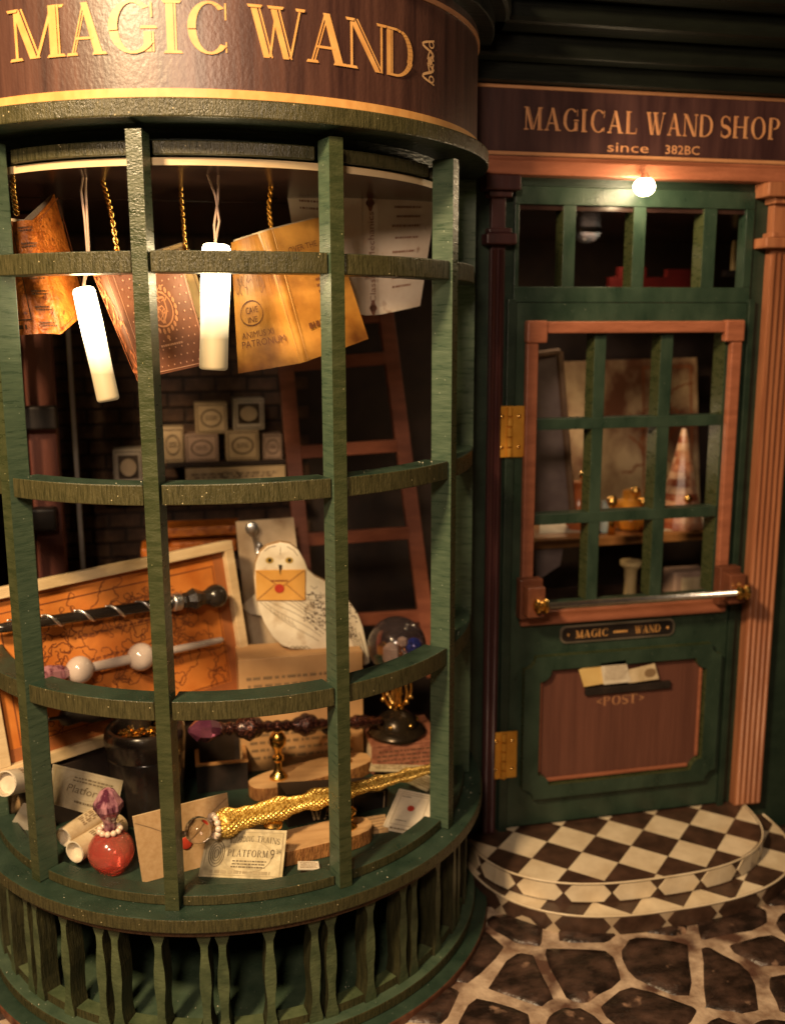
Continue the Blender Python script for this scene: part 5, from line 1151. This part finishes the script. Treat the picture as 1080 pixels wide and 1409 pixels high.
# orange books below
z0 = FLOOR+.15
for i, (lb_, x0, x1, y0, y1, dd) in enumerate((('long orange leather book on the low shelf left of the key board', 215, 332, 722, 742, .95), ('orange leather book under the long one behind the map frame', 235, 326, 742, 764, .95), ('small orange book low behind the map frame at the left', 195, 250, 752, 775, .92))):
    a = uy(x0, y1, dd); b = uy(x1, y0, dd); t = thing('orange_book', lb_, 'book', a, 'orange books on the low shelf'); m = MB(); m.box(a.x, b.x, dd, dd+.2, a.z+.002, b.z-.002); obj('cover', m, LEATHER, t, bevel=.01); k = MB(); k.box(a.x+.012, b.x-.012, dd+.012, dd+.208, a.z+.014, b.z-.014); obj('pages', k, PAGES, t)
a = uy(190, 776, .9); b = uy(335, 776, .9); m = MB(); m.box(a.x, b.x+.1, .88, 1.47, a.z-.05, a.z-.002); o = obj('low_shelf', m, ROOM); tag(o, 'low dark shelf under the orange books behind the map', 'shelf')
# left posts
t = thing('cabinet_post', 'tall maroon brown cabinet post seen through the left of the window', 'post', uy(60, 1000, .5))
m = MB(); a, b = uy(40, 600, .5), uy(80, 600, .5); m.box(a.x, b.x, .48, .56, FLOOR+.0, 2.96); obj('post', m, mat('maroon_post', (0.12, 0.035, 0.025), (0.2, 0.06, 0.035), rough=.5, scale=(20, 20, 2)), t, bevel=.006)
for y in (575, 715): m = MB(); p = uy(36, y, .44); m.box(p.x-.1, p.x+.13, .40, .479, p.z-.05, p.z+.05); obj('black_hinge', m, BLACKM, t, bevel=.01)
m = MB(); a, b = uy(100, 600, .8), uy(106, 600, .8); m.box(a.x, b.x, .80, .83, FLOOR, 2.96); o = obj('glass_edge_strip', m, mat('pale_glass_edge', (0.35, 0.30, 0.27), (0.45, 0.4, 0.36), rough=.2)); tag(o, 'thin pale upright strip beside the maroon post', 'strip')
m = MB(); a, b = uy(18, 600, .3), uy(27, 600, .3); m.box(a.x, b.x, .30, .33, FLOOR, 2.96); o = obj('outside_light_strip', m, mat('blue_grey_light', (0.30, 0.36, 0.40), (0.4, 0.46, 0.5), rough=.3)); tag(o, 'thin upright strip coloured as bluish outside light next to the leftmost visible mullion', 'strip')  # blue grey colour stands in for light from outside at the left

# ================================================================== SEEN THROUGH THE DOOR
def dpx(x, y, d): return uy(x, y, d)
tz = dpx(850, 738, .45).z; x0, x1 = dpx(728, 740, .45).x, dpx(985, 740, .45).x
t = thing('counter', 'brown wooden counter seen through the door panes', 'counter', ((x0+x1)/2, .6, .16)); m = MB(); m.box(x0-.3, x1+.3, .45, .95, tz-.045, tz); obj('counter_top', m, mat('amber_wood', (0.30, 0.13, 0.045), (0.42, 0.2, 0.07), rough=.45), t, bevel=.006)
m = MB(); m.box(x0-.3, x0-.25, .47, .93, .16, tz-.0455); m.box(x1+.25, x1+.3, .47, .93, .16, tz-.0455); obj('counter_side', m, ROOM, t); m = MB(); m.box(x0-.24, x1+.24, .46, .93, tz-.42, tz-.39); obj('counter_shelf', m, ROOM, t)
cs = tz-.389
c = px4([(752, 700), (962, 694), (958, 492), (758, 498)], 1.25); t = thing('wall_poster', 'large cream and rust poster on the wall behind the counter', 'poster', c[0]); m = MB(); sheet(m, c, .01); b = obj('poster_sheet', m, mat('cream_rust_poster', (0.50, 0.37, 0.22), (0.13, 0.05, 0.025), rough=.6, scale=(3.1, 1, 2.4), lo=.40, hi=.60, detail=4), t)
k = MB(); f = bil(c); linebox(k, f, .62, .96, .08, .95, .012); 
for i in range(26): squiggle(k, f, rng.uniform(.62, .85), rng.uniform(.2, .85), .05, .012, rng, 9)
obj('print', k, MAPI, b)
c = px4([(734, 706), (786, 704), (768, 484), (736, 488)], [.62, .60, .66, .66]); t = thing('leaning_frame', 'grey picture in a brown frame leaning at the left edge of the counter', 'picture frame', c[0]); m = MB(); sheet(m, c, .02); b = obj('picture', m, mat('mauve_grey_picture', (0.14, 0.10, 0.095), (0.2, 0.15, 0.14), rough=.5), t)
k = MB(); k.tube([c[1]+Vector((0, -.012, 0)), c[2]+Vector((0, -.012, 0))], .018, 6); k.tube([c[2]+Vector((0, -.012, 0)), c[3]+Vector((0, -.012, 0))], .018, 6); obj('frame_bar', k, mat('frame_brown', (0.14, 0.08, 0.05), (0.2, 0.12, 0.07)), t)
def lat(name, label, cat, x, yb, d, prof, matl, n=20, z=None, sm='auto', grp=None):
    p = dpx(x, yb, d); p.z = z if z is not None else p.z; m = MB(); m.lathe(prof, p, None, n); o = obj(name, m, matl, smooth=sm); tag(o, label, cat, grp); return o
AMG = mat('amber_glass', (0.70, 0.26, 0.03), (0.85, 0.40, 0.06), rough=.05, trans=.4, coat=.6)
lat('amber_jar', 'squat amber glass jar on the counter behind the middle door panes', 'jar', 868, 700, .62, [(0, .06), (.01, .10), (.06, .125), (.12, .11), (.16, .05), (.20, .045), (.205, .03)], AMG, z=tz+.001)
lat('gold_jar', 'gold round jar on the counter right of the amber jar', 'jar', 893, 702, .72, [(0, .04), (.02, .07), (.07, .075), (.11, .05), (.13, .03), (.17, .035), (.175, .02)], GOLD, z=tz+.001)
lat('rust_vase', 'rust coloured vase on the counter by the leaning frame', 'vase', 796, 700, .66, [(0, .05), (.03, .07), (.12, .08), (.19, .05), (.22, .03), (.25, .04)], mat('rust_glaze', (0.35, 0.09, 0.03), (0.5, 0.16, 0.05), rough=.2), z=tz+.001)
lat('glass_bottle', 'small pale blue glass bottle on the counter behind the left glazing bar', 'bottle', 832, 700, .55, [(0, .035), (.01, .045), (.07, .045), (.10, .02), (.16, .018), (.165, .024)], mat('pale_blue_glass', (0.5, 0.65, 0.75), (0.6, 0.75, 0.85), rough=.05, trans=.6), z=tz+.001)
p = dpx(935, 702, .6); t = thing('striped_cone', 'rust and white striped cone standing on the counter behind the right door panes', 'cone', (p.x, p.y, tz)); H6 = dpx(935, 590, .6).z-tz
m = MB()
for i in range(14): q0, q1 = i/14, (i+1)/14; m.lathe([(q0*H6, .125*(1-q0*.9)), (q1*H6-.001, .125*(1-q1*.9))], (p.x, p.y, tz+.001), None, 12, i % 2)
obj('cone_bands', m, [mat('rust_band', (0.20, 0.05, 0.022), (0.48, 0.24, 0.14), rough=.3, scale=(11, 11, 7), lo=.42, hi=.58), mat('blush_band', (0.28, 0.09, 0.04), (0.54, 0.34, 0.22), rough=.3, scale=(9, 9, 7), lo=.4, hi=.56)], t)
m = MB(); m.ball((p.x-.02, p.y-.11, tz+.17), .022, 10); obj('gold_bead', m, GOLD, t, smooth=True)
def pap(label, x0, y0, x1, y1, d, matl=PAPERW): c = [uz(x0, y1, tz+.004), uz(x1, y1-3, tz+.004), uz(x1, y0-2, tz+.006), uz(x0, y0, tz+.006)]; m = MB(); sheet(m, c, .003); o = obj('sheet_of_paper', m, matl); tag(o, label, 'paper')
pap('white sheet of paper on the counter at the right', 908, 712, 968, 730, .5); pap('white sheet of paper on the counter in the middle', 848, 714, 898, 728, .5, PAPER); pap('pale papers on the counter at the left', 742, 716, 800, 734, .5)
lat('candlestick', 'cream turned candlestick under the counter in the middle pane', 'candlestick', 866, 818, .50, [(0, .055), (.012, .055), (.03, .034), (.12, .03), (.20, .034), (.225, .056), (.245, .056), (.25, .03)], mat('cream_candle', (0.62, 0.45, 0.2), (0.72, 0.55, 0.28), rough=.5), z=cs)
a, b = dpx(925, 818, .5), dpx(972, 776, .5); t = thing('pale_box', 'pale pink box under the counter in the right pane', 'box', (a.x, .5, cs)); m = MB(); m.box(a.x, b.x+.02, .49, .62, cs+.001, cs+.17); obj('box_body', m, MATS['pink_box'], t, bevel=.01); m = MB(); m.box(a.x+.04, b.x-.01, .486, .489, cs+.02, cs+.14); obj('box_panel', m, PAPER, t)
c = px4([(738, 800), (770, 778), (775, 752), (733, 752)], .47); m = MB(); sheet(m, c, .004); o = obj('hanging_paper', m, MATS['mauve_grey_picture']); tag(o, 'grey paper hanging below the counter at the left', 'paper')
for i_, (x_, y_, d_, r_, lb2) in enumerate(((842, 690, .50, .030, 'small brass glint ball added at the left of the amber jar on the counter'), (874, 676, .58, .026, 'small brass glint ball added above the amber jar'), (884, 690, .52, .024, 'little gold glint ball added in front of the gold jar'), (820, 702, .50, .026, 'small gold glint ball added by the blue bottle'), (802, 655, .70, .022, 'small brass glint ball added on top of the rust vase'))):  # brass balls added to give more glints among the counter clutter
    p = dpx(x_, y_, d_); m = MB(); m.ball(p, r_, 12); m.lathe([(0, r_*.7), (max(.004, p.z-tz-r_*.8), r_*.35)], (p.x, p.y, tz+.001), None, 10); o = obj('glint_ball', m, GOLD, smooth=True); tag(o, lb2, 'glint ball', 'brass glint balls added on the counter')
# behind the transom
p = dpx(806, 312, .8); t = thing('hanging_orb', 'cloudy blue glass orb hanging behind the transom window', 'orb', p); m = MB(); m.ball(p, .085, 20); obj('orb', m, mat('blue_pearl', (0.03, 0.06, 0.08), (0.16, 0.13, 0.14), rough=.15, coat=.6, scale=(9, 9, 9)), t, smooth=True); m = MB(); m.tube([p, (p.x, p.y, 2.965)], .004, 6); obj('thread', m, WIRE, t)
a, b = dpx(838, 402, .7), dpx(958, 368, .7); t = thing('red_rack', 'dark red block with a lowered middle behind the transom panes', 'rack', a); m = MB(); m.box(a.x, b.x, .7, .74, a.z-.06, b.z-.05)
m.box(a.x+.05, a.x+.2, .7, .74, b.z-.0498, b.z); m.box(b.x-.16, b.x-.02, .7, .74, b.z-.0498, b.z-.01)
obj('rack_body', m, mat('deep_red', (0.05, 0.004, 0.003), (0.08, 0.006, 0.005), rough=.4), t); m = MB(); m.box(b.x, 3.3, .7, .74, a.z-.06, a.z+.0); obj('rack_bracket', m, BLACKM, t)
lat('wall_candle', 'thin yellow candle behind the rightmost transom pane', 'candle', 1008, 372, .8, [(0, .016), (.15, .014), (.155, .005)], mat('yellow_wax', (0.5, 0.36, 0.14), (0.6, 0.45, 0.2)))
p = dpx(1008, 372, .8); m = MB(); m.box(p.x-.05, 3.3, .77, .83, p.z-.03, p.z-.001); o = obj('candle_bracket', m, BLACKM); tag(o, 'dark bracket carrying the thin yellow candle', 'bracket')
area('shop_ceiling_lamp', (1.95, 0.62, 2.93), (1.95, 0.9, 1.0), 0.25, 3, (1.0, 0.70, 0.42))
point('counter_lamp', dpx(772, 610, 0.98), 0.03, 3.2, (1.0, 0.72, 0.42))
